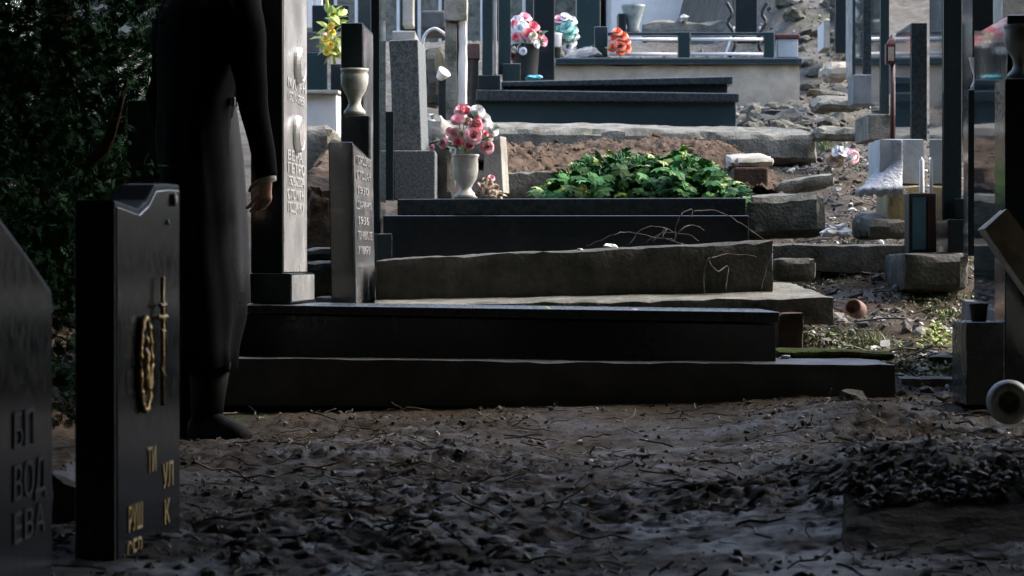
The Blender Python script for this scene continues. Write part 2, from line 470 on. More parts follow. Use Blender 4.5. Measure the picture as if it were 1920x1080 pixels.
# ------------------------------------------------------------------ ground
def gnd_mat():
    m = bpy.data.materials.new('trodden_earth'); m.use_nodes = True
    n = m.node_tree; b = n.nodes['Principled BSDF']; L = n.links.new
    pos = n.nodes.new('ShaderNodeNewGeometry').outputs['Position']
    def nz(sc, det=8, ro=.65):
        t = n.nodes.new('ShaderNodeTexNoise'); t.inputs['Scale'].default_value = sc; t.inputs['Detail'].default_value = det
        t.inputs['Roughness'].default_value = ro; L(pos, t.inputs['Vector']); return t.outputs[0]
    def ramp(src, stops):
        r_ = n.nodes.new('ShaderNodeValToRGB')
        while len(r_.color_ramp.elements) < len(stops): r_.color_ramp.elements.new(.5)
        for e, (p, c) in zip(r_.color_ramp.elements, stops): e.position = p; e.color = (*c, 1)
        L(src, r_.inputs[0]); return r_.outputs[0]
    def mrange(src, a, b_, c=0, d=1):
        r_ = n.nodes.new('ShaderNodeMapRange'); r_.inputs['From Min'].default_value = a; r_.inputs['From Max'].default_value = b_
        r_.inputs['To Min'].default_value = c; r_.inputs['To Max'].default_value = d; L(src, r_.inputs['Value']); return r_.outputs[0]
    def mix(f, a, c):
        x = n.nodes.new('ShaderNodeMix'); x.data_type = 'RGBA'; L(f, x.inputs[0]); L(a, x.inputs[6]); L(c, x.inputs[7]); return x.outputs[2]
    soil = ramp(nz(22), [(.3, (.026, .019, .011)), (.5, (.056, .043, .026)), (.7, (.100, .080, .054))])
    red = ramp(nz(30), [(.3, (.046, .031, .018)), (.7, (.112, .078, .047))])
    c = mix(mrange(nz(1.1, 4), .46, .6), soil, red)
    grey = ramp(nz(14), [(.3, (.06, .053, .042)), (.5, (.10, .092, .075)), (.72, (.175, .165, .14))])
    sx = n.nodes.new('ShaderNodeSeparateXYZ'); L(pos, sx.inputs[0])
    ad = n.nodes.new('ShaderNodeMath'); ad.operation = 'MULTIPLY_ADD'; L(nz(1.6, 5), ad.inputs[0]); ad.inputs[1].default_value = 6; L(sx.outputs[1], ad.inputs[2])
    c = mix(mrange(ad.outputs[0], 17.5, 25), c, grey)
    mo_ = ramp(nz(40), [(.3, (.035, .05, .015)), (.7, (.09, .11, .04))])
    c = mix(mrange(nz(2.6, 6), .60, .68, 0, .75), c, mo_)
    L(c, b.inputs['Base Color'])
    L(mrange(nz(3, 6), .40, .60, .48, .92), b.inputs['Roughness'])
    b.inputs['Specular IOR Level'].default_value = .16
    bp = n.nodes.new('ShaderNodeBump'); bp.inputs['Strength'].default_value = 1; bp.inputs['Distance'].default_value = .02
    L(nz(65, 12, .78), bp.inputs['Height']); L(bp.outputs[0], b.inputs['Normal'])
    return m

xs = np.concatenate([np.linspace(-90, -6, 12), np.linspace(-5, -1.7, 22), np.arange(-1.6, 2.3, .0125), np.linspace(2.4, 6, 24), np.linspace(7, 90, 12)])
ysg = np.concatenate([np.linspace(-60, 0, 12), np.linspace(.5, 4.1, 14), np.arange(4.2, 9.7, .0135), np.arange(9.71, 12.0, .03), np.arange(12.02, 30, .055), np.arange(30.1, 48, .4), np.linspace(50, 260, 20)])
GX, GYm = np.meshgrid(xs, ysg)
V = np.stack([GX.ravel(), GYm.ravel(), ground_z(GX, GYm).ravel()], 1)
nx = len(xs); ny = len(ysg)
ii = (np.arange(ny - 1)[:, None] * nx + np.arange(nx - 1)[None]).ravel()
F = np.stack([ii, ii + 1, ii + nx + 1, ii + nx], 1)
tag(np_mesh('ground', V, F, gnd_mat(), smooth=True), kind='structure')
def gz(x, y): return float(ground_z(np.array([x]), np.array([y]))[0])
# ------------------------------------------------------------------ evergreen stand that shades the clearing (above, beside and behind the camera)
def leaf_cloud(n, rx, ry, rz, size, seed, clump=60):
    r = np.random.default_rng(seed)
    cc = r.normal(size=(clump, 3)); cc /= np.linalg.norm(cc, axis=1)[:, None]; cc *= (r.random((clump, 1)) ** .4) * .86
    c = cc[r.integers(0, clump, n)] + r.normal(size=(n, 3)) * .17
    nrm = np.linalg.norm(c, axis=1)[:, None]; c = np.where(nrm > 1, c / nrm, c)
    c = c * np.array([rx, ry, rz])
    a = r.normal(size=(n, 3)); a /= np.linalg.norm(a, axis=1)[:, None]
    b = np.cross(a, r.normal(size=(n, 3))); b /= np.linalg.norm(b, axis=1)[:, None]
    s = size * (.6 + .8 * r.random((n, 1)))
    V = np.concatenate([c - a*s, c + b*s*.6, c + a*s, c - b*s*.6], 1).reshape(-1, 3)
    F = np.arange(n * 4).reshape(-1, 4)
    return V, F

CROWNV = leaf_cloud(11000, 4.6, 4.2, 2.7, .30, 3)
crown_me = None
GROVE = [(-3.4, 1.2, 5.6, 1), (3.5, .6, 5.7, 1), (-2.7, 6.4, 5.25, 1.13), (2.8, 6.2, 5.3, 1.13), (-8.2, 4, 3.4, 1.15), (8.2, 4, 3.4, 1.15), (0.4, -4.6, 4.3, 1.25), (-6.8, -3.4, 3.6, 1.2), (6.9, -3.2, 3.6, 1.2)]
GLAB = ['tall evergreen on the left of the clearing with a spreading crown', 'tall evergreen on the right of the clearing with a spreading crown',
        'spreading evergreen behind the cypress at the left', 'spreading evergreen above the headstones at the right',
        'low evergreen added at the far left of the clearing to block side light', 'low evergreen added at the far right of the clearing to block side light',  # unseen side pair, added to block low light under the crowns
        'low evergreen directly behind the viewer', 'low evergreen behind the viewer at the left', 'low evergreen behind the viewer at the right']
for (gx, gy, h, sc), lab in zip(GROVE, GLAB):
    t = thing('evergreen_tree', lab, 'tree', (gx, gy, G(gy)), 'evergreens shading the clearing')
    tv, tf = tube([(gx, gy, G(gy) - .1), (gx + .05, gy, 1.5), (gx - .05, gy + .05, 3.2), (gx, gy, h + 1.4)], [.24, .18, .14, .05], 10)
    mo('trunk', tv, tf, BARK, t, True)
    if crown_me is None:
        o = np_mesh('crown', CROWNV[0], CROWNV[1], PINEL); crown_me = o.data
    else:
        o = bpy.data.objects.new('crown', crown_me); COL.objects.link(o)
    o.parent = t; o.location = (0, 0, h - G(gy)); o.scale = (sc, sc, sc * (1.25 if gy < 0 else 1)); o.rotation_euler = (0, 0, gx * 1.3)

# ------------------------------------------------------------------ headstone builder
def headstone(name, label, near, far, thick, facing, z0, prof, m, facem=None, root=None, cat='headstone', group=None, lean=0.0, bev=.004):
    """near/far: (x, y) of the face's two bottom corners; prof: [(t, z)] top outline from near (0) to far (1)"""
    n_, f_ = Vector((near[0], near[1], 0)), Vector((far[0], far[1], 0))
    u = (f_ - n_).normalized()
    nn = Vector((u.y, -u.x, 0)) * facing
    if root is None: root = thing(name, label, cat, (near[0], near[1], z0), group)
    def P(t, z):
        p = n_.lerp(f_, t); p.z = z
        return p + nn * (z - z0) * lean
    poly = [P(0, z0)] + [P(t, z) for t, z in prof] + [P(1, z0)]
    v, f = prism(poly, nn * -thick, bev)
    mo('stone', v, f, m, root)
    if facem:
        ins = .012
        wd = (f_ - n_).length
        pp = [P(ins / wd, z0 + .004)] + [P(min(max(t, ins / wd), 1 - ins / wd), z - ins) for t, z in prof] + [P(1 - ins / wd, z0 + .004)]
        pp = [p + nn * .003 for p in pp]
        v, f = prism(pp, nn * -.005, .0015)
        mo('polished_face', v, f, facem, root)
    root_info = dict(root=root, P=P, u=u, n=nn, w=(f_ - n_).length, facing=facing)
    return root_info

def writing(hs, rows, m, depth=.0012, off=.004):
    """rows: (t, z, text, size, width)"""
    for (t, z, s, size, width) in rows:
        o = hs['P'](t, z) + hs['n'] * off
        u = hs['u'] * hs['facing']
        text_on('lettering', s, size, m, hs['root'], o, u, Vector((0, 0, 1)), depth, width)

def oval(hs, t, z, rw, rh, m, depth=.012, off=.003, name='portrait', inner=None):
    c = hs['P'](t, z)
    u, n_ = hs['u'], hs['n']
    V, F = [], []
    N = 28
    for (k, d) in ((1, 0), (1, depth * .5), (.88, depth), (.8, depth * .9)):
        for i in range(N):
            a = 2 * math.pi * i / N
            V.append(c + u * math.cos(a) * rw * k + Vector((0, 0, 1)) * math.sin(a) * rh * k + n_ * (off + d))
    for j in range(3):
        for i in range(N): F.append((j*N + i, j*N + (i+1) % N, (j+1)*N + (i+1) % N, (j+1)*N + i))
    F.append(tuple(range(3*N, 4*N))); F.append(tuple(range(N))[::-1])
    p = mo(name, V, F, m, hs['root'], False)
    if inner:
        V = []
        for d in (depth * .9 + .0006, depth * .9 + .002):
            for i in range(N):
                a = 2 * math.pi * i / N
                V.append(c + u * math.cos(a) * rw * .74 + Vector((0, 0, 1)) * math.sin(a) * rh * .74 + n_ * (off + d))
        F = [tuple(range(N, 2*N)), tuple(range(N))[::-1]] + [(i, (i+1) % N, N + (i+1) % N, N + i) for i in range(N)]
        o = mo('picture', V, F, inner, hs['root'])
        o.parent = p
    return p

# ------------------------------------------------------------------ foreground headstones, left
hs = headstone('headstone', 'black headstone with a sloping shoulder cropped by the left edge of the picture', (-.762, 3.9), (-.748, 4.6), .09, 1, -.02,
               [(0, .66), (.2, .635), (.42, .595), (.7, .545), (1, .487)], DUSTY, FRONTB)
writing(hs, [(.50, .250, 'БП', .075, .16), (.50, .170, 'ВОД', .075, .26), (.50, .105, 'ЕВА', .065, .25)], LETTERD)
N0, N1 = W(215, 540, 5.0), W(336, 540, 5.6)
hs = headstone('headstone', 'black headstone with gilt cross and gold letters at lower left', (N0.x, 5.0), (N1.x, 5.6), .072, 1, -.02,
               [(0, .643), (.34, .632), (.48, .650), (.60, .680), (.8, .686), (1, .687)], DUSTY, FRONTB)
GS = hs
r = hs['root']
# gilt relief: long cross with bud finial beside an oval wreathed medallion
cp = lambda t, z, d=.014: hs['P'](t, z) + hs['n'] * d
md = oval(hs, .36, .345, .046, .080, BLACK, .008, name='medallion')
ring = [hs['P'](.36, .345) + hs['u'] * math.cos(2*math.pi*k/40) * .049 + Vector((0, 0, 1)) * math.sin(2*math.pi*k/40) * .085 + hs['n'] * .010 for k in range(41)]
v, f = tube(ring, [.006 + .0018 * math.sin(k * 2.4) for k in range(41)], 8)
o = mo('gilt_rim', v, f, GOLD, r, True); o.parent = md
v, f = join(lathe([(.003, -.055), (.013, -.05), (.012, -.03), (.008, .0), (.010, .018), (.004, .03)], hs['P'](.36, .345) + hs['n'] * .010, 14), lathe([(.002, 0), (.007, .005), (.008, .013), (.003, .019)], hs['P'](.36, .378) + hs['n'] * .011, 12))
o = mo('gilt_figure', v, f, GOLD, r, True); o.parent = md
v, f = join(tube([cp(.60, .262), cp(.60, .50)], .0042, 8), tube([cp(.545, .43), cp(.655, .43)], .0038, 8), tube([cp(.565, .452), cp(.635, .452)], .0034, 8),
            tube([cp(.565, .335), cp(.635, .318)], .0036, 8), *[lathe([(.001, -.006), (.006, 0), (.001, .006)], cp(a_, b_), 8) for a_, b_ in ((.60, .503), (.545, .43), (.655, .43), (.565, .452), (.635, .452), (.60, .41), (.60, .395), (.585, .403), (.615, .403))])
mo('gilt_cross', v, f, GOLD, r, True)
writing(hs, [(.44, .140, 'ТИ', .066, .075), (.68, .10, 'УЛ', .066, .10), (.15, .045, 'РУШ', .066, .12), (.70, .03, 'К', .066, .05), (.13, -.015, 'СЕР', .062, .13)], LETTERG, .001)
v, f = lathe([(.001, 0), (.012, .001), (.014, .005), (.009, .009), (.001, .010)], cp(.86, .655, .003), 18, hs['n'])
mo('porcelain_rosette', v, f, MARBLE, r, True)  # small pale disc near the far top corner of the face
v, f = lathe([(.001, 0), (.005, .001), (.006, .004), (.001, .006)], cp(.76, .61, .003), 12, hs['n'])
mo('porcelain_bud', v, f, MARBLE, r, True)  # smaller pale disc just below it

# broken kerb between the two stones
v, f = rough(wb(86, 168, 880, 1080, 5.75, 6.1, pt1=925, z0=-.03), .03, .008, .02, 4)
tag(mo('broken_kerb', v, f, DARKC, None), 'broken upright kerb stone between the two black headstones at lower left', 'kerb')
# tall black headstone half hidden behind the person
A, B = W(238, 500, 10.3), W(345, 500, 10.3)
v, f = clean([Vector((A.x, 10.3, .1)), Vector((B.x, 10.3, .1)), Vector((B.x, 10.9, .1)), Vector((A.x, 10.9, .1)),
              Vector((A.x, 10.3, 1.13)), Vector((B.x, 10.3, 1.13)), Vector((B.x, 10.9, 1.13)), Vector((A.x, 10.9, 1.13))])
tag(mo('headstone', v, f, BLACK), 'black headstone in the dark between the evergreen and the person', 'headstone')

# ------------------------------------------------------------------ grave A: black slab on a long concrete footing
t = thing('slab_grave', 'low black granite slab on a long grey footing, nearest across the picture', 'grave', W(950, 735, 9.7))
v, f = rough(wb(330, 1682, 669, 760, 9.6, 10.75, pt1=683, pb1=770), .06, .004, .008, 2)
mo('footing', v, f, GREYC, t)
v, f = clean(wb(446, 1455, 588, 669.5, 9.76, 10.5, pt1=608, pb1=681.5), .004)
mo('slab_body', v, f, BLACK, t)
v, f = clean(wb(440, 1462, 571, 586, 9.73, 10.52, pt1=585, pb1=605), .005)
mo('lid', v, f, BLACK2, t)
# tall headstone on the head end of slab A
HB = W(0, 569, 9.84).z
t1 = thing('headstone', 'tall headstone with two oval portraits and a pale sheen coloured into its face beside the person', 'headstone', (-.84, 9.95, HB))
b0, b1, b2 = W(465, 0, 9.86), W(546, 0, 9.86), W(589, 0, 10.62)
v, f = clean([Vector((b0.x, 9.86, HB)), Vector((b1.x, 9.86, HB)), Vector((b2.x, 10.62, HB)), Vector((b0.x, 10.62, HB)),
              Vector((b0.x, 9.86, HB + .105)), Vector((b1.x, 9.86, HB + .105)), Vector((b2.x, 10.62, HB + .105)), Vector((b0.x, 10.62, HB + .105))])
mo('base', v, f, BLACK, t1)
u_ = (Vector((b2.x, 10.62, 0)) - Vector((b1.x, 9.86, 0))).normalized(); n_ = Vector((u_.y, -u_.x, 0))
q0 = Vector((b1.x, 9.86, 0)) + u_ * .01 + n_ * .002; q1 = Vector((b2.x, 10.62, 0)) - u_ * .01 + n_ * .002
v, f = prism([Vector((q0.x, q0.y, HB + .006)), Vector((q0.x, q0.y, HB + .099)), Vector((q1.x, q1.y, HB + .099)), Vector((q1.x, q1.y, HB + .006))], n_ * -.004, .001)
mo('polished_base_face', v, f, PALEFACE, t1)
p0, p1 = W(530, 0, 9.95), W(575, 0, 10.55)
H1 = headstone('headstone', None, (p0.x, 9.95), (p1.x, 10.55), .113, 1, HB + .105,
               [(0, 1.62), (.2, 1.72), (.5, 1.77), (.8, 1.72), (1, 1.62)], BLACK, PALEFACE, root=t1)  # pale panel stands in for the reflection on the polished face
oval(H1, .56, 1.255, .085, .066, PORC, .022, .004, inner=PHOTO)
oval(H1, .52, 1.005, .085, .068, PORC, .022, .004, inner=PHOTO)
rows = []
for zz, s, wd in ((1.163, 'МИЛАН', .44), (1.115, '1921-1989', .40), (.905, 'ВЕРА', .36), (.86, 'ПЕТРО', .42), (.815, '1926-2004', .40), (.765, 'СПОМЕН', .40), (.72, 'ПОДИЖУ', .40)):
    rows.append((.14, zz, s, .05, wd))
writing(H1, rows, LETTERW)

# ------------------------------------------------------------------ grave B: tilted concrete frame
t = thing('concrete_grave', 'tilted weathered concrete grave frame behind the black slab', 'grave', W(1080, 570, 11))
v, f = rough([W(700, 584, 10.68), W(1566, 612, 10.68), W(1530, 585, 11.62), W(705, 560, 11.62), W(700, 572, 10.68), W(1566, 556, 10.68), W(1480, 527, 11.62), W(705, 545, 11.62)], .05, .005, .010, 5)
mo('footing', v, f, CONC, t)
v, f = rough(wb(704, 1450, 487, 571, 11.0, 11.16, pt1=450, pb1=552), .035, .007, .012, 6)
mo('kerb', v, f, DARKC, t)
v, f = rough(wb(1385, 1449, 452, 552, 11.165, 12.0, pt1=449, pb1=552), .04, .006, .012, 7)
mo('kerb', v, f, DARKC, t)
v, f = rough(wb(704, 1384, 497, 571, 11.17, 11.98, pt1=466, pb1=552), .05, .012, .01, 8)
mo('soil_fill', v, f, CLOD, t)
p0, p1 = W(666, 0, 10.78), W(703, 0, 11.36)
H2 = headstone('headstone', 'short black headstone with a grey inscribed face, leaning left', (p0.x, 10.78), (p1.x, 11.36), .092, 1, W(0, 573, 10.78).z,
               [(0, 1.0), (.3, .985), (.7, .965), (1, .945)], BLACK, MIDFACE, lean=-.018)
rows = [(.12, .92 - i * .058, s, .045, wd) for i, (s, wd) in enumerate((('ПОРОДИЦА', .44), ('СТОЈАН', .40), ('1930', .3), ('ДАРИНКА', .42), ('1936', .3), ('ПОЧИВАЈТЕ', .42), ('У МИРУ', .36)))]
writing(H2, rows, LETTERM)
# small blocks to the right of B
def lone(name, vf, m, label, cat, group=None, smooth=False):
    return tag(mo(name, vf[0], vf[1], m, None, smooth), label, cat, group, 'thing')
lone('kerb_stone', rough(wb(1452, 1531, 484, 527, 11.7, 11.95), .03, .005, .012, 11), DARKC, 'small dark kerb stone at the right end of the tilted frame', 'kerb')
lone('kerb_stone', rough(wb(1440, 1702, 457, 512, 12.7, 12.86, pt1=459), .05, .006, .012, 12), CONC, 'low kerb crossing the path in front of the rubble', 'kerb')
lone('brick_footing', rough(wb(1457, 1506, 588, 660, 10.56, 10.66), .03, .006, .01, 13), BROWNB, 'dark red-brown footing end beside the black slab', 'footing')
lone('mossy_plank', rough(wb(1459, 1680, 656, 673, 10.15, 10.42, pt1=661, pb1=676), .03, .006, .008, 14), MOSS, 'moss covered plank at the right end of the footing', 'plank')
lone('edging_stone', rough(wb(1690, 1812, 708, 745, 9.9, 10.3), .04, .006, .012, 15), CONC, 'pale edging stone half buried at the foot of the path', 'stone')
lone('edging_stone', rough(wb(1740, 1808, 668, 716, 10.4, 10.7), .04, .008, .015, 16), DARKC, 'dark edging stone below the lime weed', 'stone')
ck = wb(1590, 2000, 955, 1080, 5.62, 5.78, pt1=925, z0=-.03, rise=.03)
ck[0] += Vector((-.05, -.30, 0)); ck[1] += Vector((0, -.30, 0))          # near face sloped outward so its shape catches more sky light
lone('sunken_kerb', rough(ck, .02, .014, .02, 17), EARTHK, 'sunken mossy kerb at the lower right corner', 'kerb')

# ------------------------------------------------------------------ grave C: stepped black slab with the shrub
t = thing('slab_grave', 'stepped black granite grave carrying the vase and the green shrub', 'grave', W(1070, 475, 12.9))
v, f = clean(wb(718, 1404, 404, 492, 12.55, 13.55), .006); mo('slab_body', v, f, BLACK, t)
v, f = clean(wb(745, 1399, 373, 403.6, 12.68, 13.5, pt1=371), .006); mo('lid', v, f, BLACK2, t)
v, f = rough(wb(1398, 1548, 366, 448, 13.3, 13.75, pt1=363, pb1=442), .04, .012, .03, 21)
lone('kerb_block', (v, f), CONC, 'broad pale concrete block at the right end of the stepped grave', 'kerb')
p0, p1 = W(712, 0, 12.62), W(722, 0, 13.1)
t4 = thing('headstone', 'thin tall black headstone with a teal-grey face left of the granite one', 'headstone', (p0.x, 12.62, .7))
v, f = clean(wb(700, 735, 438, 500, 12.45, 13.2), .003); mo('base', v, f, TEAL, t4)
headstone('headstone', None, (p0.x, 12.62), (p1.x, 13.12), .04, 1, W(0, 438, 12.5).z, [(0, 1.9), (.5, 1.95), (1, 1.9)], BLACK, TEAL, root=t4)
lone('marker_post', clean(wb(722, 738, 209, 375, 13.5, 13.7), .003), BLACK, 'narrow black post against the granite headstone', 'post')
# speckled headstone
t5 = thing('headstone', 'speckled grey granite headstone on a square block, left of the pink flowers', 'headstone', W(775, 373, 13.7))
v, f = clean(wb(738, 816, 282, 374, 13.6, 14.2), .006); mo('base', v, f, SPECK, t5)
v, f = prism([W(736, 282.3, 13.68), W(733, 150, 13.68), W(729, 76, 13.68), W(784, 74, 13.68), W(787, 180, 13.68), W(791, 282.3, 13.68)], Vector((.02, .5, 0)), .005)
mo('stone', v, f, SPECK, t5)
# headstone 3 with urn pillar in front
p0, p1 = W(680, 0, 11.9), W(699, 0, 12.3)
headstone('headstone', 'black headstone with a slanted top behind the marble urn', (p0.x, 11.9), (p1.x, 12.3), .092, 1, .5,
          [(0, W(0, 43, 11.9).z), (1, W(0, 62, 12.3).z)], BLACK, MIDFACE)
lone('urn_pillar', clean(wb(641, 692, 217, 420, 11.72, 11.86, z0=.33), .003), BLACK, 'square black pillar carrying the marble urn', 'pillar')
uc = W(665, 216, 11.79)
prof = [(.040, 0), (.046, .004), (.044, .016), (.030, .032), (.025, .05), (.030, .072), (.047, .10), (.056, .13), (.058, .165), (.053, .175), (.058, .182), (.058, .192), (.050, .192), (.047, .15)]
prof = [(r_ * 1.0, h_) for r_, h_ in prof]
lone('urn', lathe(prof, uc + Vector((0, 0, .001)), 32), MARBLE, 'worn white marble urn on the black pillar', 'urn', smooth=True)

# ------------------------------------------------------------------ behind the left row
t = thing('box_tomb', 'white rendered box tomb behind the tall pale headstone', 'tomb', W(600, 330, 17.2))
v, f = rough(wb(555, 631, 176, 330, 17.0, 18.2, skew=.10), .12, .004, .006, 31); mo('wall', v, f, WHITE, t)
v, f = rough(wb(553, 634, 168, 175.6, 16.95, 18.2, skew=.10), .12, .003, .004, 32); mo('lid', v, f, PALEC, t)
lone('boulder', rough(wb(560, 628, 232, 420, 15.25, 16.0, pt1=240), .05, .03, .05, 33), ROCK, 'mossy broken boulder below the white tomb', 'boulder')
lone('soil_heap', rough(wb(566, 636, 345, 480, 13.6, 15.2, pt1=360, rise=.28), .03, .035, .04, 34), RSOIL, 'brown earth heap seen between the two headstones', 'soil heap')
lone('kerb_stone', rough(wb(572, 650, 463, 487, 12.9, 13.3), .04, .008, .015, 35), DARKC, 'upper dark kerb between the pale headstone and the short one', 'kerb')
lone('kerb_stone', rough(wb(572, 655, 490, 556, 12.2, 12.6, z0=.3), .04, .008, .015, 36), DARKC, 'lower dark kerb between the pale headstone and the short one', 'kerb')
lone('edging_stone', rough(wb(590, 634, 556, 575, 11.1, 11.5, z0=.25), .03, .006, .01, 37), PALEC, 'low pale stone by the foot of the short headstone', 'stone')
lone('headstone', clean(wb(572, 614, 98, 200, 20.5, 20.9), .006), TEAL, 'small dark headstone above the white tomb', 'headstone')
lone('headstone', clean(wb(617, 640, 120, 200, 21.5, 22.0), .006), BLACK, 'narrow black headstone left of the urn', 'headstone')
lone('stone_lantern', clean(wb(574, 600, 60, 98, 20.55, 20.75), .004), GREYC, 'small grey stone lantern on the dark headstone', 'lantern')
lone('candle_jar', lathe([(.03, 0), (.035, .01), (.035, .1), (.028, .125), (.028, .14)], W(606, 97.5, 20.65), 16), PEACH, 'peach candle jar beside the stone lantern', 'candle', smooth=True)
lone('headstone', clean(wb(585, 655, 10, 60, 24.0, 24.4), .006), BLACK, 'dark headstone at the top left behind the yellow plant', 'headstone')
lone('window_frame', join(clean(wb(576, 588, -20, 52, 26.0, 26.1), .004), clean(wb(592, 604, -20, 38, 26.0, 26.1), .004)), WHITE, 'pale posts at the top edge beside the tall headstone', 'post')

# ------------------------------------------------------------------ grave D: earth bed with kerbs
t = thing('earth_grave', 'bare red-brown earth grave bed between two concrete kerbs', 'grave', W(1170, 330, 15))
nxb, nyb = 170, 120
X0, X1, Y0, Y1 = W(925, 0, 14.6).x, W(1460, 0, 14.6).x, 14.35, 16.95
gx, gy = np.meshgrid(np.linspace(X0, X1 + .25, nxb), np.linspace(Y0, Y1, nyb))
zz = np.interp(gy, [14.35, 14.6, 15.6, 16.95], [.92, .96, 1.12, 1.27]) + .08 * vnoise(gx, gy, 1.8, 31) + .07 * vnoise(gx, gy, 5, 32) + .04 * vnoise(gx, gy, 13, 33) + .04 * vnoise(gx, gy, 40, 34)
zz -= .25 * np.clip((gx - X1 + .12) / .35, 0, 1)
ii = (np.arange(nyb - 1)[:, None] * nxb + np.arange(nxb - 1)[None]).ravel()
o = np_mesh('earth_bed', np.stack([gx.ravel(), gy.ravel(), zz.ravel()], 1), np.stack([ii, ii+1, ii+nxb+1, ii+nxb], 1), RSOIL, t, True)
v, f = rough(wb(918, 1046, 322, 376, 14.2, 14.36), .04, .008, .015, 41); mo('kerb', v, f, CONC, t)
v, f = rough(wb(1046.5, 1300, 322, 376, 14.22, 14.36, pt1=326), .05, .008, .015, 42); mo('kerb', v, f, CONC, t)
v, f = rough(wb(800, 1532, 236, 300, 17.0, 17.42, pt1=252, pb1=310, rise=.06), .05, .012, .03, 43)
lone('long_kerb', (v, f), CONC, 'long crumbling concrete kerb behind the earth grave', 'kerb')
lone('flat_stone', rough(wb(1372, 1452, 296, 312, 14.7, 15.2, rise=.04), .04, .01, .02, 44), PALEC, 'flat slab fragment at the right end of the earth grave', 'stone')
lone('hollow_block', clean(wb(1376, 1440, 314, 352, 14.4, 14.6), .01), BROWNB, 'dark brown block under the flat fragment right of the shrub', 'block')
lone('tilted_stone', rough(wb(1458, 1566, 341, 372, 14.4, 14.7, pt1=322, pb1=350), .04, .01, .02, 45), CONC, 'tilted stone bar lying on the path', 'stone')
lone('rubble_chunk', rough(wb(798, 842, 208, 265, 15.6, 16.2, pt1=222), .05, .02, .04, 46), PALEC, 'pale rubble chunk behind the pink flowers', 'rubble')
lone('rubble_chunk', rough(wb(800, 850, 262, 340, 14.6, 15.2), .06, .02, .04, 47), BROWNB, 'dark brown rubble behind the marble vase', 'rubble')
v, f = prism([W(905, 362, 13.95), W(908, 275, 13.95), W(938, 255, 13.95), W(944, 362, 13.95)], Vector((.03, .12, 0)), .004)
lone('leaning_plaque', (v, f), PALEC, 'small pale plaque leaning behind the flower vase', 'plaque')
v, f = rough(wb(812, 850, 262, 376, 14.0, 14.3), .05, .012, .02, 48)
lone('stump_post', (v, f), DARKC, 'dark square stump left of the flower vase', 'post')

# pale tall stone in the middle distance
t6 = thing('headstone', 'tall weathered stone with a pale face left of centre at the top', 'headstone', W(852, 230, 18.2))
v, f = rough(wb(834, 858, 42, 235, 18.2, 18.5), .05, .006, .01, 51); mo('stone', v, f, CONC, t6)
v, f = rough(wb(858.6, 874, 20, 232, 18.22, 18.6, pt1=26), .05, .006, .008, 52); mo('whitewashed_face', v, f, WHITE, t6)  # pale slab forms the right-hand face of the stone
v, f = rough(wb(832, 876, -10, 38, 18.15, 18.55), .05, .004, .01, 53); mo('capital', v, f, PALEC, t6)
lone('small_box', clean(wb(872, 899, 82, 110, 19.4, 19.6), .004), BROWNBOX, 'small brown box on the black pillar at the top', 'box')
lone('pillar', clean(wb(874, 897, 110.4, 230, 19.42, 19.6), .004), BLACK, 'slim black pillar under the small brown box', 'pillar')
lone('plant_pot', lathe([(.025, 0), (.035, .03), (.045, .06), (.038, .06), (.03, .03)], W(824, 147, 18.0), 20, (.5, -.4, .6)), WHITE, 'white pot tipped over beside the speckled headstone', 'pot', smooth=True)
lone('black_post', clean(wb(822, 836, 146, 225, 18.0, 18.1), .003), BLACK, 'black post below the tipped white pot', 'post')
lone('headstone', clean(wb(755, 775, -20, 48, 21, 21.3), .01), PALEC, 'pale block of the tomb top above the speckled headstone', 'headstone')
lone('tomb', clean(wb(735, 779, 58, 140, 20.8, 21.6), .01), PALEC, 'pale stepped tomb above the speckled headstone', 'tomb')
lone('tomb', clean(wb(790, 836, 20, 55, 24, 25), .02), GREYC, 'grey distant tomb at the top between two tall stones', 'tomb')
lone('arched_hoop', tube(spline([W(790, 120, 18.6), W(795, 70, 18.6), W(815, 54, 18.6), W(836, 66, 18.6)], 20), .01, 8), WTUBE, 'pale hoop arching beside the tall weathered stone', 'hoop')
lone('boulder', rough(wb(786, 836, 92, 190, 19.5, 20.3, pt1=86), .08, .04, .09, 54), ROCK, 'grey boulder under the pale hoop', 'boulder')

# ------------------------------------------------------------------ grave F: black double-step grave
t = thing('slab_grave', 'black stepped grave with a crooked lid in the middle distance', 'grave', W(1140, 225, 19))
v, f = clean(wb(897, 1380, 190, 240, 19.05, 20.0), .006); mo('slab_body', v, f, TEAL, t)
v, f = clean(wb(893, 1386, 168, 189.6, 19.0, 20.05, pt1=175, pb1=191), .008); mo('rim', v, f, BLACK2, t)
v, f = clean(wb(944, 1364, 163, 174, 19.2, 19.8, pt1=158, pb1=174), .004); mo('riser', v, f, BLACK, t)
v, f = clean(wb(940, 1374, 153, 162.6, 19.15, 19.85, pt1=143, pb1=157.6), .008); mo('lid', v, f, BLACK2, t)
t7 = thing('headstone', 'pair of slim black headstones at the head of the crooked-lid grave', 'headstone', W(930, 168, 19.3))
v, f = clean(wb(896, 938, 141, 167.6, 19.1, 19.7), .005); mo('base', v, f, BLACK, t7)
v, f = clean(wb(904, 924, -40, 140.6, 19.2, 19.6), .004); mo('stone', v, f, TEAL, t7)
v, f = clean(wb(934, 958, -40, 140, 19.75, 20.1), .004); mo('stone', v, f, TEAL, t7)
v, f = clean(wb(925, 931, -40, 139, 19.3, 19.6), .002); mo('pale_edge', v, f, PALEFACE, t7)
v, f = clean(wb(942, 976, 119, 152, 19.72, 20.05), .005); mo('shoulder', v, f, TEAL, t7)

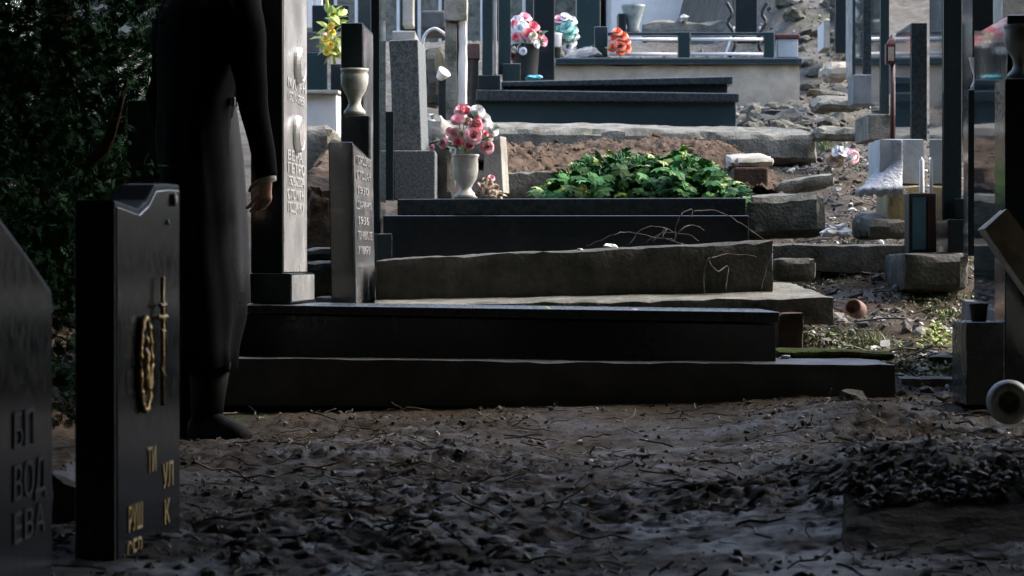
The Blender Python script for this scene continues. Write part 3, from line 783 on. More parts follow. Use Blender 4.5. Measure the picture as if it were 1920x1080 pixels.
# ------------------------------------------------------------------ grave G: beige plinth with railings
t = thing('railed_grave', 'beige stone grave plinth with a dark ledge and white rails', 'grave', W(1260, 195, 22))
v, f = rough(wb(1018, 1500, 121.6, 215, 22.0, 23.6), .12, .006, .01, 61); mo('plinth', v, f, BEIGE, t)
v, f = clean(wb(1040, 1506, 108, 121.2, 21.95, 23.7), .012); mo('ledge', v, f, TEAL, t)
for a, b, top in ((1114, 1139, 50), (1271, 1294, 60), (1432, 1452, 60)):
    v, f = clean(wb(a, b, top, 107.6, 22.1, 22.25), .005); mo('rail_post', v, f, TEAL, t)
for a, b in ((1140, 1270.4), (1295, 1431)):
    v, f = clean(wb(a, b, 61, 67, 22.14, 22.2), .003); mo('top_rail', v, f, TEAL, t)
    for py in (74, 101.5):
        v, f = tube([W(a + .5, py, 22.1), W(b - .5, py, 22.1)], .013, 10); mo('white_rail', v, f, WTUBE, t, True)
lone('headstone', clean(wb(1378, 1420, -40, 82, 23.2, 23.5), .006), BLACK, 'black headstone standing behind the iron trestle', 'headstone')
ir = thing('iron_trestle', 'curly black iron trestle standing on the railed grave', 'trestle', W(1400, 107.6, 22.5))
for dx, s_ in ((-1, 1), (1, 1)):
    for yy in (22.5, 22.85):
        v, f = tube(spline([W(1400 + dx * 32, 107.6, yy), W(1400 + dx * 22, 84, yy), W(1400 + dx * 26, 60, yy), W(1400 + dx * 36, 42, yy), W(1400 + dx * 28, 25, yy), W(1400 + dx * 38, 5, yy)], 30), .014, 8)
        mo('leg', v, f, IRON, ir, True)
    v, f = tube(spline([W(1400 + dx * 24, 50, 22.5), W(1400 + dx * 34, 85, 22.5), W(1400 + dx * 42, 107.6, 22.5)], 16), .008, 8)
    mo('pale_strut', v, f, WTUBE, ir, True)
v, f = tube([W(1375, 70, 22.5), W(1425, 70, 22.5)], .008, 8); mo('crossbar', v, f, IRON, ir, True)
t = thing('lantern_box', 'grey metal lantern box with a dark red lid on the ledge', 'lantern', W(1478, 107.6, 22.3))
v, f = clean(wb(1458, 1496, 73, 107.5, 22.2, 22.4), .004); mo('case', v, f, GLAZEP, t)
v, f = clean(wb(1454, 1500, 64, 72.6, 22.18, 22.42), .008); mo('lid', v, f, REDP, t)
lone('headstone', clean(wb(1080, 1126, -40, 112, 23.0, 23.3), .006), TEAL, 'wide dark headstone between the mint flowers and the coral flowers', 'headstone')
lone('headstone', clean(wb(1000, 1040, -40, 150, 21.2, 21.5), .006), BLACK, 'dark headstone directly behind the pink and white bouquet', 'headstone')
lone('stone_urn', lathe([(.05, 0), (.06, .02), (.05, .05), (.10, .22), (.105, .24), (.09, .24)], W(1187, 62, 24.5), 20), GMARBLE, 'grey stone planter above the coral flowers', 'urn', smooth=True)
lone('headstone', clean(wb(1158, 1174, 25, 70, 24.4, 24.6), .01), BLACK, 'little dark marker left of the grey stone planter', 'headstone')
lone('retaining_wall', rough(wb(1205, 1560, 38, 90, 29, 29.5, pt1=44), .12, .03, .04, 62), CONC, 'rough stone retaining wall at the top of the slope', 'wall')
lone('white_bag', rough(wb(1272, 1292, 27, 38, 28.9, 29.2), .05, .02, .05, 63), PAPER, 'small white bag on the retaining wall', 'bag')
t = thing('house', 'cream house wall showing at the top edge above the retaining wall', 'house', (2.2, 40, G(40)))
v, f = clean(xb(1.4, 5.5, 40, 46, 2.9, 8.0), .02); mo('wall', v, f, WHITE, t)
v, f = clean(xb(1.1, 5.8, 39.7, 46.3, 8.01, 8.2), .02); mo('roof', v, f, ROOFM, t)
t = thing('house', 'distant grey house wall beyond the headstones at the top left', 'house', (-4, 42, G(42)))
v, f = clean(xb(-7, 1.3, 42, 48, 2.9, 8.2), .02); mo('wall', v, f, CONC, t)
for k in range(6):
    x0 = -2.95 + k * .62
    v, f = clean(xb(x0, x0 + .36, 41.97, 42.0, 3.75, 4.75), .008); wn = mo('window', v, f, WHITE, t)
    v, f = clean(xb(x0 + .05, x0 + .31, 41.955, 41.968, 3.81, 4.69), 0); mo('pane', v, f, BLACK, wn)
v, f = clean(xb(-7.3, 1.38, 41.7, 48.3, 8.21, 8.4), .02); mo('roof', v, f, ROOFM, t)

# ------------------------------------------------------------------ right-hand row
def right_stone(label, pn, pf, yn, yf, pside, zt_py, zb_py, m, fm=None, prof=None):
    a, b = W(pn, 0, yn), W(pf, 0, yf)
    z0 = W(0, zb_py, yn).z; zt = W(0, zt_py, yn).z
    return headstone('headstone', label, (a.x, yn), (b.x, yf), (pside - pn) * yn / FOC, -1, z0, prof or [(0, zt), (1, zt)], m, fm)
h5 = right_stone('big black polished headstone at the right edge reflecting the graves', 1888, 1826, 9.85, 10.6, 1960, 30, 600, TEAL,
                 prof=[(0, 1.40), (.8, 1.395), (1, 1.41)])
v, f = (rough([W(1884, 722, 9.72), W(1990, 722, 9.72), W(1990, 690, 10.75), W(1800, 690, 10.75), W(1884, 588, 9.72), W(1990, 588, 9.72), W(1980, 560, 10.75), W(1802, 560, 10.75)], .05, .004, .006, 71))
mo('base', v, f, GREYC, h5['root'])
lone('urn_pillar', clean(wb(1884, 1950, 148, 760, 9.3, 9.5), .003), BLACK, 'square black pillar at the right edge of the picture', 'pillar')
uc = W(1914, 147.6, 9.4)
lone('urn', lathe([(r_ * 1.0, h_ * .92) for r_, h_ in prof], uc + Vector((0, 0, .001)), 32), GMARBLE, 'shaded stone urn on the black pillar at the right edge', 'urn', smooth=True)
lone('block', clean(wb(1812, 1884, 604, 760, 9.25, 9.55), .004), BLACK2, 'low black granite block in front of the right-hand headstone base', 'block')
lone('flower_pot', lathe([(.022, 0), (.026, .006), (.03, .05), (.033, .056), (.033, .062), (.026, .062), (.022, .03)], W(1835, 603.6, 9.38), 20), IRON, 'small dark pot on the low black block', 'pot', smooth=True)
ax_ = Vector((.575, 0, -.818)); pp_ = Vector((.818, 0, .575)); c0 = W(1868, 412, 8.75); dy_ = Vector((0, .13, 0))
q_ = [c0 + ax_ * .95 - pp_ * .05, c0 + ax_ * .95 + pp_ * .05, c0 + ax_ * .95 + pp_ * .05 + dy_, c0 + ax_ * .95 - pp_ * .05 + dy_]
q_ += [c0 - pp_ * .05, c0 + pp_ * .05 - ax_ * .01, c0 + pp_ * .05 + dy_ - ax_ * .01, c0 - pp_ * .05 + dy_]
v2, f = rough(q_, .03, .003, .004, 72)
lone('leaning_post', (v2, f), PALEC, 'broken pale stone post leaning at the right edge', 'post')
v, f = lathe([(.058, 0), (.064, .01), (.066, .028), (.060, .036), (.066, .044), (.066, .064), (.058, .078), (.052, .085), (.036, .085), (.031, .075), (.029, .02)], W(1897, 755, 8.35) + Vector((0, .06, 0)), 36, (-.12, -1, .03))
lone('fallen_urn', (v, f), GMARBLE, 'fallen ring-necked stoneware urn lying on its side at the right edge', 'urn', smooth=True)
lone('vase_post', clean(wb(1815, 1838, 168, 480, 11.3, 11.42), .003), BLACK, 'thin black post carrying the slim white vase', 'post')
lone('vase', lathe([(.026, 0), (.028, .01), (.018, .03), (.016, .055), (.026, .085), (.032, .115), (.036, .126), (.028, .126)], W(1832, 167.4, 11.36), 24), WHITE, 'slim white vase on the thin black post', 'vase', smooth=True)
lone('headstone', clean(wb(1823, 1862, -40, 300, 12.6, 12.9), .004), BLACK, 'black headstone rising behind the slim white vase', 'headstone')
right_stone('slim dark headstone third from the right edge, top out of the picture', 1768, 1743, 12.2, 12.8, 1803, -60, 420, TEAL, TEAL)
right_stone('scratched dark headstone with a low flat top on the right', 1708, 1679, 13.6, 14.2, 1738, 43, 262, BLACK2, TEAL)
right_stone('teal-grey headstone behind the dark red lamp post', 1650, 1634, 15.6, 16.2, 1667, -60, 232, TEAL, TEAL)
right_stone('dark headstone with a pale polished edge behind the teal-grey one', 1618, 1604, 17.6, 18.2, 1634, -60, 190, BLACK2, TEAL)
right_stone('distant dark headstone on the right beside the rubble slope', 1598, 1586, 20.0, 20.6, 1612, -60, 140, TEAL, PALEFACE)
right_stone('small pale headstone at the top of the rubble slope', 1545, 1533, 24, 24.6, 1562, 38, 90, PALEC, WHITE)
right_stone('small black headstone at the top of the rubble slope', 1566, 1556, 23, 23.6, 1588, -40, 100, BLACK, TEAL)
for k, (px, yy, wd_, ht, m_) in enumerate(((1724, 21, 26, 130, TEAL), (1782, 19.5, 30, 140, BLACK2), (1660, 23, 20, 120, BLACK2), (1610, 27, 18, 95, TEAL), (1646, 29, 24, 80, PALEC), (1690, 27.5, 22, 110, BLACK), (1722, 30, 26, 90, TEAL), (1752, 28, 18, 100, PALEC), (1785, 27, 24, 120, BLACK), (1812, 30, 26, 90, CONC), (1872, 29, 30, 110, TEAL))):
    xx = (px - 960) * yy / FOC
    z_ = gz(xx, yy) - .05
    lone('headstone', clean(xb(xx - wd_ * yy / FOC / 2, xx + wd_ * yy / FOC / 2, yy, yy + .5, z_, z_ + ht * yy / FOC), .01), m_, 'distant headstone on the bank glimpsed between the dark stones on the right', 'headstone', 'distant headstones behind the right-hand row')
lone('headstone', clean(wb(1880, 1960, -60, 48, 13.5, 13.8), .004), PALEC, 'pale headstone top in the upper right corner', 'headstone')
lone('headstone', clean(wb(1806, 1824, 18, 130, 14.6, 15.0), .004), TEAL, 'sliver of a grey headstone between two dark ones on the right', 'headstone')
lone('tomb_block', clean(wb(1600, 1642, 140, 196, 17.2, 17.5), .006), GREYC2, 'plain grey block under the dark headstones on the right', 'block')
lone('tomb_block', clean(wb(1628, 1684, 214, 262, 15.3, 15.9), .006), CONC, 'weathered footing under the teal-grey headstone', 'block')
lp = thing('grave_lantern', 'dark red grave lantern on a thin post', 'lantern', W(1673, 262, 14.8))
v, f = tube([W(1673, 268, 14.8), W(1673, 120, 14.8)], .012, 8); mo('post', v, f, REDP, lp, True)
v, f = clean(wb(1661, 1680, 82, 120, 14.77, 14.83), .003); mo('lamp_case', v, f, REDP, lp)
v, f = lathe([(.032, 0), (.02, .018), (.006, .03), (.004, .045)], W(1670.5, 81.6, 14.8), 4, None, R(45)); mo('roof', v, f, REDP, lp)
v, f = clean(wb(1665, 1676, 88, 114, 14.765, 14.769), 0); mo('glass', v, f, BEIGE, lp)
ct = thing('render_block', 'pale blue-grey rendered block with mortar spilling from its foot', 'block', W(1690, 345, 13.1))
v, f = rough(wb(1648, 1734, 260, 346, 13.1, 13.5), .05, .004, .006, 74); mo('block', v, f, GLAZEP, ct)
v, f = [], []
NU, NV = 14, 16
for j_ in range(NV + 1):
    tq = j_ / NV; pyq = 262 + (356 - 262) * tq
    fl = 1650 - 44 * max(0, (tq - .35) / .65) ** 1.8
    for i_ in range(NU + 1):
        sq = i_ / NU
        p_ = W(fl + (1692 - fl) * sq, pyq + 4 * math.sin(i_ * 2.1) * (tq > .95), 13.085 - .16 * max(0, (tq - .4) / .6) ** 1.6 + .10 * (1 - sq) ** 2)
        v.append(p_ + nv(p_, 14, 4) * .012 * tq + nv(p_, 40, 2) * .006 * tq)
for j_ in range(NV):
    for i_ in range(NU): f.append((j_*(NU+1) + i_, (j_+1)*(NU+1) + i_, (j_+1)*(NU+1) + i_ + 1, j_*(NU+1) + i_ + 1))
mo('spilled_mortar', v, f, MORTAR, ct, True).modifiers.new('thickness', 'SOLIDIFY').thickness = .03
lone('ochre_block', rough(wb(1664, 1732, 349, 418, 13.05, 13.5), .04, .006, .01, 76), YBRICK, 'ochre stone block under the pale rendered block', 'block')
lone('candle', lathe([(.011, 0), (.012, .004), (.011, .15), (.006, .155), (.002, .165)], W(1728, 362, 12.95), 14), PAPER, 'tall white candle beside the pale rendered block', 'candle', smooth=True)
lone('concrete_bench', rough(wb(1694, 1818, 475, 548, 11.95, 12.6, pb1=545), .04, .008, .018, 77), DARKC, 'pitted concrete block on the right with a blue lantern on it', 'block')
bl = thing('glass_lantern', 'tall black lantern with a blue glass side on the concrete block', 'lantern', W(1730, 474, 12.2))
v, f = clean(wb(1704, 1756, 362, 474, 12.1, 12.24), .004); mo('case', v, f, IRON, bl)
v, f = clean(wb(1711, 1736, 370, 468, 12.09, 12.097), 0); mo('blue_glass', v, f, BLUEG, bl)
v, f = clean(wb(1740, 1752, 370, 468, 12.09, 12.097), 0); mo('red_glass', v, f, OXBL, bl)
lone('step_block', clean(wb(1777, 1822, 411, 474, 12.05, 12.4), .004), BLACK, 'lower black step block beside the blue lantern', 'block')
lone('step_block', clean(wb(1792, 1822, 372, 410.6, 12.1, 12.35), .004), BLACK, 'upper black step block beside the blue lantern', 'block')
lone('broken_slab', rough(wb(1628, 1706, 412, 446, 12.95, 13.6, rise=.05), .04, .01, .02, 78), DARKC, 'broken concrete slab below the ochre block', 'slab')
lone('broken_slab', rough(wb(1530, 1620, 186, 206, 18.4, 18.9, rise=.05), .06, .015, .03, 79), CONC, 'stone slab lying across the upper path', 'slab')
lone('broken_slab', rough(wb(1545, 1600, 118, 150, 21, 21.4), .06, .02, .04, 80), BEIGE, 'broken beige stone at the top of the path', 'stone')
lone('path_step', rough(wb(1530, 1632, 236, 262, 16.6, 17.0), .06, .015, .03, 81), CONC, 'low stone step on the path beside the long kerb', 'step')
def scatter(name, bV, bF, pos, scale, m, flat=.5, seed=1, kind='stuff', label=None, cat=None, parent=None, smooth=False, aniso=None):
    r = np.random.default_rng(seed)
    n = len(pos)
    th = r.random(n) * 2 * np.pi
    ax = r.normal(size=(n, 2)) * flat
    cz, sz = np.cos(th), np.sin(th)
    cx, sx = np.cos(ax[:, 0]), np.sin(ax[:, 0]); cy, sy = np.cos(ax[:, 1]), np.sin(ax[:, 1])
    B = np.asarray(bV, float)
    P = np.repeat(B[None], n, 0)
    if aniso is not None: P = P * (1 + aniso * (r.random((n, 1, 3)) - .5))
    x, y, z = P[..., 0], P[..., 1], P[..., 2]
    x, y = x * cz[:, None] - y * sz[:, None], x * sz[:, None] + y * cz[:, None]
    y, z = y * cx[:, None] - z * sx[:, None], y * sx[:, None] + z * cx[:, None]
    x, z = x * cy[:, None] + z * sy[:, None], -x * sy[:, None] + z * cy[:, None]
    P = np.stack([x, y, z], -1) * scale[:, None, None] + pos[:, None]
    V = P.reshape(-1, 3)
    F = (np.asarray(bF)[None] + (np.arange(n) * len(B))[:, None, None]).reshape(-1, len(bF[0]))
    o = np_mesh(name, V, F, m, parent, smooth)
    tag(o, label, cat, None, kind)
    return o

# ------------------------------------------------------------------ flowers
def rose_mesh(name, seed, layers=((3, .35, .95), (5, .7, .8), (6, 1.0, .35))):
    """unit bloom (radius about 1) of cupped overlapping petals, axis +z"""
    r = random.Random(seed)
    V, F = [], []
    for li, (n, rad, up) in enumerate(layers):
        off = r.random() * 6
        for k in range(n):
            a0 = 2 * math.pi * k / n + off + r.uniform(-.15, .15)
            wd = 2 * math.pi / n * .72
            o = len(V)
            for i in range(4):
                tt = i / 3
                rr = rad * (.15 + .85 * math.sin(tt * 1.45)) * r.uniform(.95, 1.05)
                h = up * tt - (.28 * rad * tt ** 3) + .08 * li
                for j in range(4):
                    s_ = (j / 3 - .5) * 2
                    a = a0 + s_ * wd * (.45 + .55 * math.sin(tt * 2.2))
                    V.append(Vector((math.cos(a) * rr, math.sin(a) * rr, h - .10 * tt * s_ * s_ + r.uniform(-.03, .03))))
            for i in range(3):
                for j in range(3):
                    q = o + i * 4 + j
                    F.append((q, q + 1, q + 5, q + 4))
    me = bpy.data.meshes.new(name)
    me.from_pydata([tuple(v) for v in V], [], F)
    me.polygons.foreach_set('use_smooth', [True] * len(F))
    return me

ROSE_ME = {}
def bloom(parent, c, size, m, axis, name='bloom', var=0):
    key = (m.name, var)
    if key not in ROSE_ME:
        me = rose_mesh('bloom', 5 + var * 3)
        me.materials.append(m); ROSE_ME[key] = me
    o = bpy.data.objects.new(name, ROSE_ME[key])
    o.parent = parent
    o.location = Vector(c) - wloc(parent)
    o.rotation_euler = Vector(axis).to_track_quat('Z', 'Y').to_euler()
    o.scale = (size, size, size)
    COL.objects.link(o)
    return o

LEAF_ME = {}
def leaf_mesh(m, kind):
    key = (m.name, kind)
    if key in LEAF_ME: return LEAF_ME[key]
    if kind == 'lobed':
        out_ = [(0, 0), (.22, -.10), (.50, -.02), (.34, .18), (.62, .42), (.34, .48), (.30, .70), (.10, .74), (0, 1.0)]
    else:
        out_ = [(0, 0), (.16, .15), (.25, .4), (.18, .7), (0, 1.0)]
    pts = out_ + [(-x, y) for x, y in out_[-2:0:-1]]
    V = [(x, y, -.35 * abs(x) ** 1.4 + .12 * math.sin(y * 3) - .25 * y * y) for x, y in pts]
    V.append((0, .4, .06))
    c = len(V) - 1
    F = [(i, (i + 1) % len(pts), c) for i in range(len(pts))]
    me = bpy.data.meshes.new('leaf'); me.from_pydata(V, [], F); me.materials.append(m)
    LEAF_ME[key] = me
    return me

def leaf(parent, c, size, m, d, up, kind='lobed', roll=0):
    o = bpy.data.objects.new('leaf', leaf_mesh(m, kind))
    y = Vector(d).normalized(); z = (Vector(up) - y * Vector(up).dot(y)).normalized(); x = y.cross(z)
    M = Matrix((x, y, z)).transposed()
    o.rotation_euler = (M @ Matrix.Rotation(roll, 3, 'Y')).to_euler()
    o.location = Vector(c) - wloc(parent); o.scale = (size, size, size); o.parent = parent
    COL.objects.link(o)
    return o

def bouquet(name, label, base, blooms, y0, m_leaf=FOLI, nleaf=16, group=None, leafsize=.05, seed=1):
    """blooms: (px, py, dy, size_px, material)"""
    r = random.Random(seed)
    t = thing(name, label, 'flowers', base, group)
    for i, (px, py, dy, sp, m) in enumerate(blooms):
        c = W(px, py, y0 + dy)
        ax = (c - base + Vector((0, -.12, -.02))).normalized() + Vector((r.uniform(-.3, .3), -.35, r.uniform(-.1, .3)))
        s = sp * y0 / FOC * .42
        bloom(t, c - ax.normalized() * s * .5, s, m, ax, var=i % 3)
        if len(blooms) > 12 and i % 2 == 0:      # smaller side blooms
            bloom(t, c + Vector((r.uniform(-.05, .05), -.03, r.uniform(-.045, .045))), s * .62, blooms[(i * 5 + 3) % len(blooms)][4], ax + Vector((r.uniform(-.6, .6), 0, r.uniform(-.5, .5))), var=(i + 1) % 3)
        v, f = tube(spline([base + Vector((0, 0, .01)), base.lerp(c, .5) + Vector((0, 0, .02)), c - ax.normalized() * s * .4], 8), .0022, 5)
        mo('stem', v, f, m_leaf, t, True)
    for k in range(nleaf):
        px, py, dy, sp, m = r.choice(blooms)
        c = base.lerp(W(px, py, y0 + dy), r.uniform(.45, .95))
        d = (c - base).normalized() + Vector((r.uniform(-1, 1), r.uniform(-1, .4), r.uniform(-.6, .4)))
        leaf(t, c, leafsize * r.uniform(.7, 1.2), m_leaf, d, (0, -.5, 1), 'plain', r.uniform(-.5, .5))
    return t

# marble vase with pink and white roses on grave C
vb = W(873, 372.2, 13.05)
vp = [(.052, 0), (.056, .006), (.05, .018), (.032, .034), (.026, .048), (.036, .066), (.052, .09), (.058, .13), (.057, .185), (.063, .195), (.063, .202), (.052, .202), (.048, .12)]
lone('vase', lathe(vp, vb, 32), MARBLE, 'round marble vase holding pink and white roses', 'vase', smooth=True)
bl_ = [(866, 203, 0, 40, PINK), (858, 222, -.05, 34, PINK), (852, 250, -.04, 32, PINK), (893, 234, -.08, 34, ROSE), (903, 224, .02, 30, PINK), (889, 252, -.1, 44, PINK),
       (830, 268, 0, 28, PINK), (914, 276, -.05, 34, PINK), (858, 266, -.06, 26, ROSE), (897, 206, -.05, 36, WPET), (910, 220, -.03, 36, WPET), (926, 240, -.05, 36, WPET), (918, 255, -.06, 26, CREAM),
       (876, 226, -.03, 26, CREAM), (842, 245, .02, 24, PINK), (880, 272, -.08, 24, ROSE)]
bouquet('rose_bouquet', 'bouquet of pink and white artificial roses in the marble vase', vb + Vector((0, 0, .19)), bl_, 13.05, nleaf=30)
db = W(905, 371.5, 12.95)
bl_ = [(903, 350, 0, 20, FADED), (918, 345, 0, 20, FADED), (930, 352, 0, 20, FADED), (912, 362, -.03, 20, FADED), (924, 364, -.03, 22, CREAM), (938, 365, 0, 20, FADED), (898, 363, 0, 18, FADED), (922, 333, .02, 18, PINK), (910, 336, .03, 16, FADED)]
bouquet('withered_flowers', 'withered cream flowers lying beside the marble vase', db, bl_, 12.97, FADED, 22, leafsize=.04, seed=3)

# dark vase with big bouquet, middle distance
vb = W(985, 152, 20.9)
lone('flower_vase', lathe([(.06, 0), (.085, .01), (.09, .04), (.105, .26), (.11, .27), (.1, .27), (.09, .05)], vb, 24), IRON, 'tall dark vase at the head of the crooked-lid grave', 'vase', smooth=True)
bl_ = [(968, 38, 0, 34, WPET), (985, 30, .05, 34, PINK), (975, 50, -.05, 40, WPET), (1000, 48, 0, 32, ROSE), (992, 62, -.08, 34, ROSE), (1012, 66, 0, 34, PINK), (965, 74, -.05, 34, WPET), (985, 78, -.08, 36, WPET),
       (1004, 80, -.06, 30, CREAM), (1020, 76, 0, 28, PINK), (962, 92, -.04, 26, MAGENTA), (960, 106, -.04, 24, MAGENTA), (966, 100, 0, 22, MAGENTA), (956, 50, .05, 30, WPET), (978, 92, -.09, 30, WPET)]
bouquet('mixed_bouquet', 'large pink, white and magenta bouquet in the tall dark vase', vb + Vector((0, 0, .25)), bl_, 20.9, nleaf=12, leafsize=.08, seed=4)
lone('blue_wrap', rough(wb(985, 1018, 141, 151.5, 20.6, 20.75), .03, .02, .03, 91), TEALPL, 'crumpled blue plastic at the foot of the tall dark vase', 'plastic')
vb = W(1060, 108, 22.1)
bl_ = [(1048, 34, 0, 28, PINK), (1060, 30, 0, 30, WPET), (1072, 36, .03, 30, WPET), (1062, 48, -.04, 36, TEALP), (1074, 52, 0, 30, TEALP), (1050, 54, -.02, 26, TEALP), (1066, 64, -.04, 28, TEALP), (1072, 78, 0, 26, WPET), (1064, 88, -.03, 26, WPET), (1078, 66, .03, 24, WPET)]
bouquet('mint_bouquet', 'bouquet of mint green and white flowers on the dark ledge', vb, bl_, 22.05, nleaf=14, leafsize=.09, seed=5)
lone('lantern_pot', lathe([(.05, 0), (.062, .01), (.068, .1), (.072, .11), (.06, .11), (.055, .04)], W(1038, 108, 22.0) + Vector((0, 0, .075)), 20), PORC, 'white porcelain pot left of the mint flowers', 'pot', smooth=True)
lone('pot_stand', lathe([(.05, 0), (.055, .004), (.055, .07), (.06, .074)], W(1038, 108, 22.0), 16), IRON, 'dark stand under the white porcelain pot', 'stand', smooth=True)
t = thing('wrapped_bouquet', 'bouquet in clear wrap lying on the dark ledge', 'flowers', W(1090, 108, 22.05))
v, f = rough([W(1056, 107.5, 22.0), W(1128, 107.5, 22.0), W(1128, 107.5, 22.2), W(1056, 107.5, 22.2), W(1070, 96, 22.02), W(1112, 86, 22.02), W(1112, 86, 22.18), W(1070, 96, 22.18)], .025, .018, .02, 92)
mo('clear_wrap', v, f, PLAST, t)
for i, (px, py) in enumerate(((1076, 101), (1090, 98), (1102, 95), (1112, 99), (1098, 103), (1084, 104))):
    bloom(t, W(px, py, 22.08), .03, FADED if i % 2 else WPET, (0, -.6, .6), var=i % 3)
vb = W(1160, 107.6, 22.0)
bl_ = [(1158, 58, 0, 26, ORANGE), (1168, 66, 0, 26, ORANGE), (1150, 70, 0, 22, ORANGE), (1148, 88, -.02, 26, ORANGE), (1162, 86, -.04, 28, ORANGE), (1175, 90, 0, 24, ORANGE), (1164, 96, -.03, 22, ORANGE), (1176, 76, 0, 20, ORANGE), (1164, 72, .02, 20, CREAM)]
bouquet('coral_bouquet', 'coral red flowers standing against the white rails', vb, bl_, 22.0, nleaf=8, leafsize=.07, seed=6)
# yellow plant top left
t = thing('yellow_plant', 'yellow-green potted plant at the top left behind the urn', 'plant', W(628, 120, 19.0))
r_ = random.Random(3)
v, f = tube(spline([W(628, 120, 19.0), W(622, 70, 19.0), W(616, 20, 19.0), W(610, -15, 19.0)], 12), .012, 6); mo('stem', v, f, WEED, t, True)
for k in range(46):
    a = r_.uniform(0, 6.28); px, py = 628 + r_.gauss(0, 9), r_.uniform(18, 112)
    d = (math.cos(a), math.sin(a) * .6 - .4, r_.uniform(-.7, .9))
    leaf(t, W(px, py, 19 + r_.uniform(-.06, .06)), r_.uniform(.07, .13), WEED if k % 3 else IVYY, d, (0, -.4, 1), 'plain', r_.uniform(-1, 1))
for k in range(5): bloom(t, W(618 + r_.uniform(-8, 8), 50 + k * 12, 18.9), .03, YELLOWP, (r_.uniform(-.5, .5), -1, .4), var=k % 3)

# ------------------------------------------------------------------ green shrub on grave C
t = thing('shrub', 'low dark green lobed-leaf shrub with yellow tips on the stepped grave', 'shrub', W(1205, 371.5, 13.1))
r_ = random.Random(12)
prof_top = [(1018, 352), (1035, 338), (1060, 318), (1080, 302), (1105, 286), (1140, 282), (1165, 280), (1200, 282), (1235, 284), (1262, 276), (1283, 270), (1305, 284), (1330, 300), (1352, 318), (1372, 335), (1392, 356)]
px_, py_ = zip(*prof_top)
cnt = 0
for k in range(298):
    px = r_.uniform(1018, 1392); top = np.interp(px, px_, py_)
    q = r_.random() ** .8
    py = top + 6 + (372 - top) * q * .97
    dep = r_.uniform(-.14, .34) if q < .3 else r_.uniform(-.24, .05)
    # a rounded cushion: low leaves stand further forward
    yy = 13.10 + dep * (1 - .4 * q) - .05 * q
    side = (px - 1205) / 190
    d = Vector((side * .9 + r_.uniform(-.8, .8), -.55 + r_.uniform(-.4, .4), .10 - .75 * q + r_.uniform(-.4, .3)))
    up = Vector((r_.uniform(-.35, .35), -.65, 1))
    yl = (q < .26 and r_.random() < .75) or r_.random() < .09 or (abs(side) > .92 and r_.random() < .5)
    s = r_.uniform(.055, .098) * (.75 if yl else 1)
    p = W(px, py, yy)
    leaf(t, p, s, IVYY if yl else IVY, d, up, 'lobed', r_.uniform(-.5, .5))
fv = [tuple(q.co) for q in leaf_mesh(IVY, 'lobed').vertices]; ff = [tuple(p.vertices) for p in leaf_mesh(IVY, 'lobed').polygons]
fp_ = []
for k in range(900):
    px = r_.uniform(1022, 1388); top = np.interp(px, px_, py_); q = r_.random()
    fp_.append(W(px, top + 10 + (368 - top) * q * .95, 13.12 + r_.uniform(-.16, .32) * (1 - .5 * q)))
scatter('inner_foliage', fv, ff, np.array([tuple(p) for p in fp_]), np.array([r_.uniform(.04, .07) for _ in fp_]), IVY, .55, 71, parent=t)
for k in range(40):
    px = r_.uniform(1040, 1375); top = np.interp(px, px_, py_)
    v, f = tube(spline([W(px, 371.8, 13.12), W(px + r_.uniform(-8, 8), (top + 372) / 2, 13.1), W(px + r_.uniform(-16, 16), top + 8, 13.05)], 8), .003, 5)
    mo('stem', v, f, FOLI, t, True)

# ------------------------------------------------------------------ thing scatter helpers
def ico(sub, seed, amp=.25):
    bm = bmesh.new(); bmesh.ops.create_icosphere(bm, subdivisions=sub, radius=1)
    for v in bm.verts:
        v.co *= 1 + amp * (noise.noise(v.co * 1.3 + Vector((seed * 3.1, 0, 0))) * 1.6 + .5 * noise.noise(v.co * 3.1 + Vector((0, seed, 0))))
        v.co.z *= .7
    return bm_data(bm)

def pts_on_ground(n, x0, x1, y0, y1, seed, dens=None, lift=.0):
    r = np.random.default_rng(seed)
    out_ = []
    while sum(len(o) for o in out_) < n:
        u = r.random((n * 2, 2)); y = y0 + (y1 - y0) * u[:, 1]
        x = x0 + (x1 - x0) * u[:, 0]
        if dens is not None:
            k = r.random(n * 2) < dens(x, y); x, y = x[k], y[k]
        # keep clear of the tombs of the left row
        ins = ((y > 9.55) & (y < 14.3) & (x < .95 + .07 * (y - 9.55) * 1.2)) | ((y > 9.55) & (y < 10.8) & (x < 1.3))
        x, y = x[~ins], y[~ins]
        out_.append(np.stack([x, y, ground_z(x, y) + lift], 1))
    return np.concatenate(out_)[:n]

# dead leaves: curled little blades
LV = [(0, -.5, .02), (.22, -.2, .10), (.26, .1, .14), (.12, .38, .06), (0, .55, .12), (-.12, .38, .05), (-.26, .1, .12), (-.22, -.2, .08), (0, 0, -.02)]
LF = [(i, (i + 1) % 8, 8) for i in range(8)]
def heap(x, y): return .03 + .95 * np.clip(vnoise(x, y, 1.7, 21) * 1.6 + .15 + .55 * np.clip(x - .2, 0, 1), 0, 1)
P1 = pts_on_ground(3000, -1.25, 1.9, 4.3, 9.6, 31, heap, .004)
scatter('leaf_litter', LV, LF, P1, .005 + .014 * RNG.random(len(P1)) ** 3, LEAFL, .3, 2, label='dead leaf litter trodden into the dirt clearing', cat='leaf litter', aniso=.5)
P1 = pts_on_ground(9000, .4, 2.6, 9.4, 20, 32, None, .006)
scatter('path_litter', LV, LF, P1, .010 + .020 * RNG.random(len(P1)) ** 2.5, LEAFL, .45, 3, label='leaf and rubble litter on the sloping path', cat='leaf litter', aniso=.5)
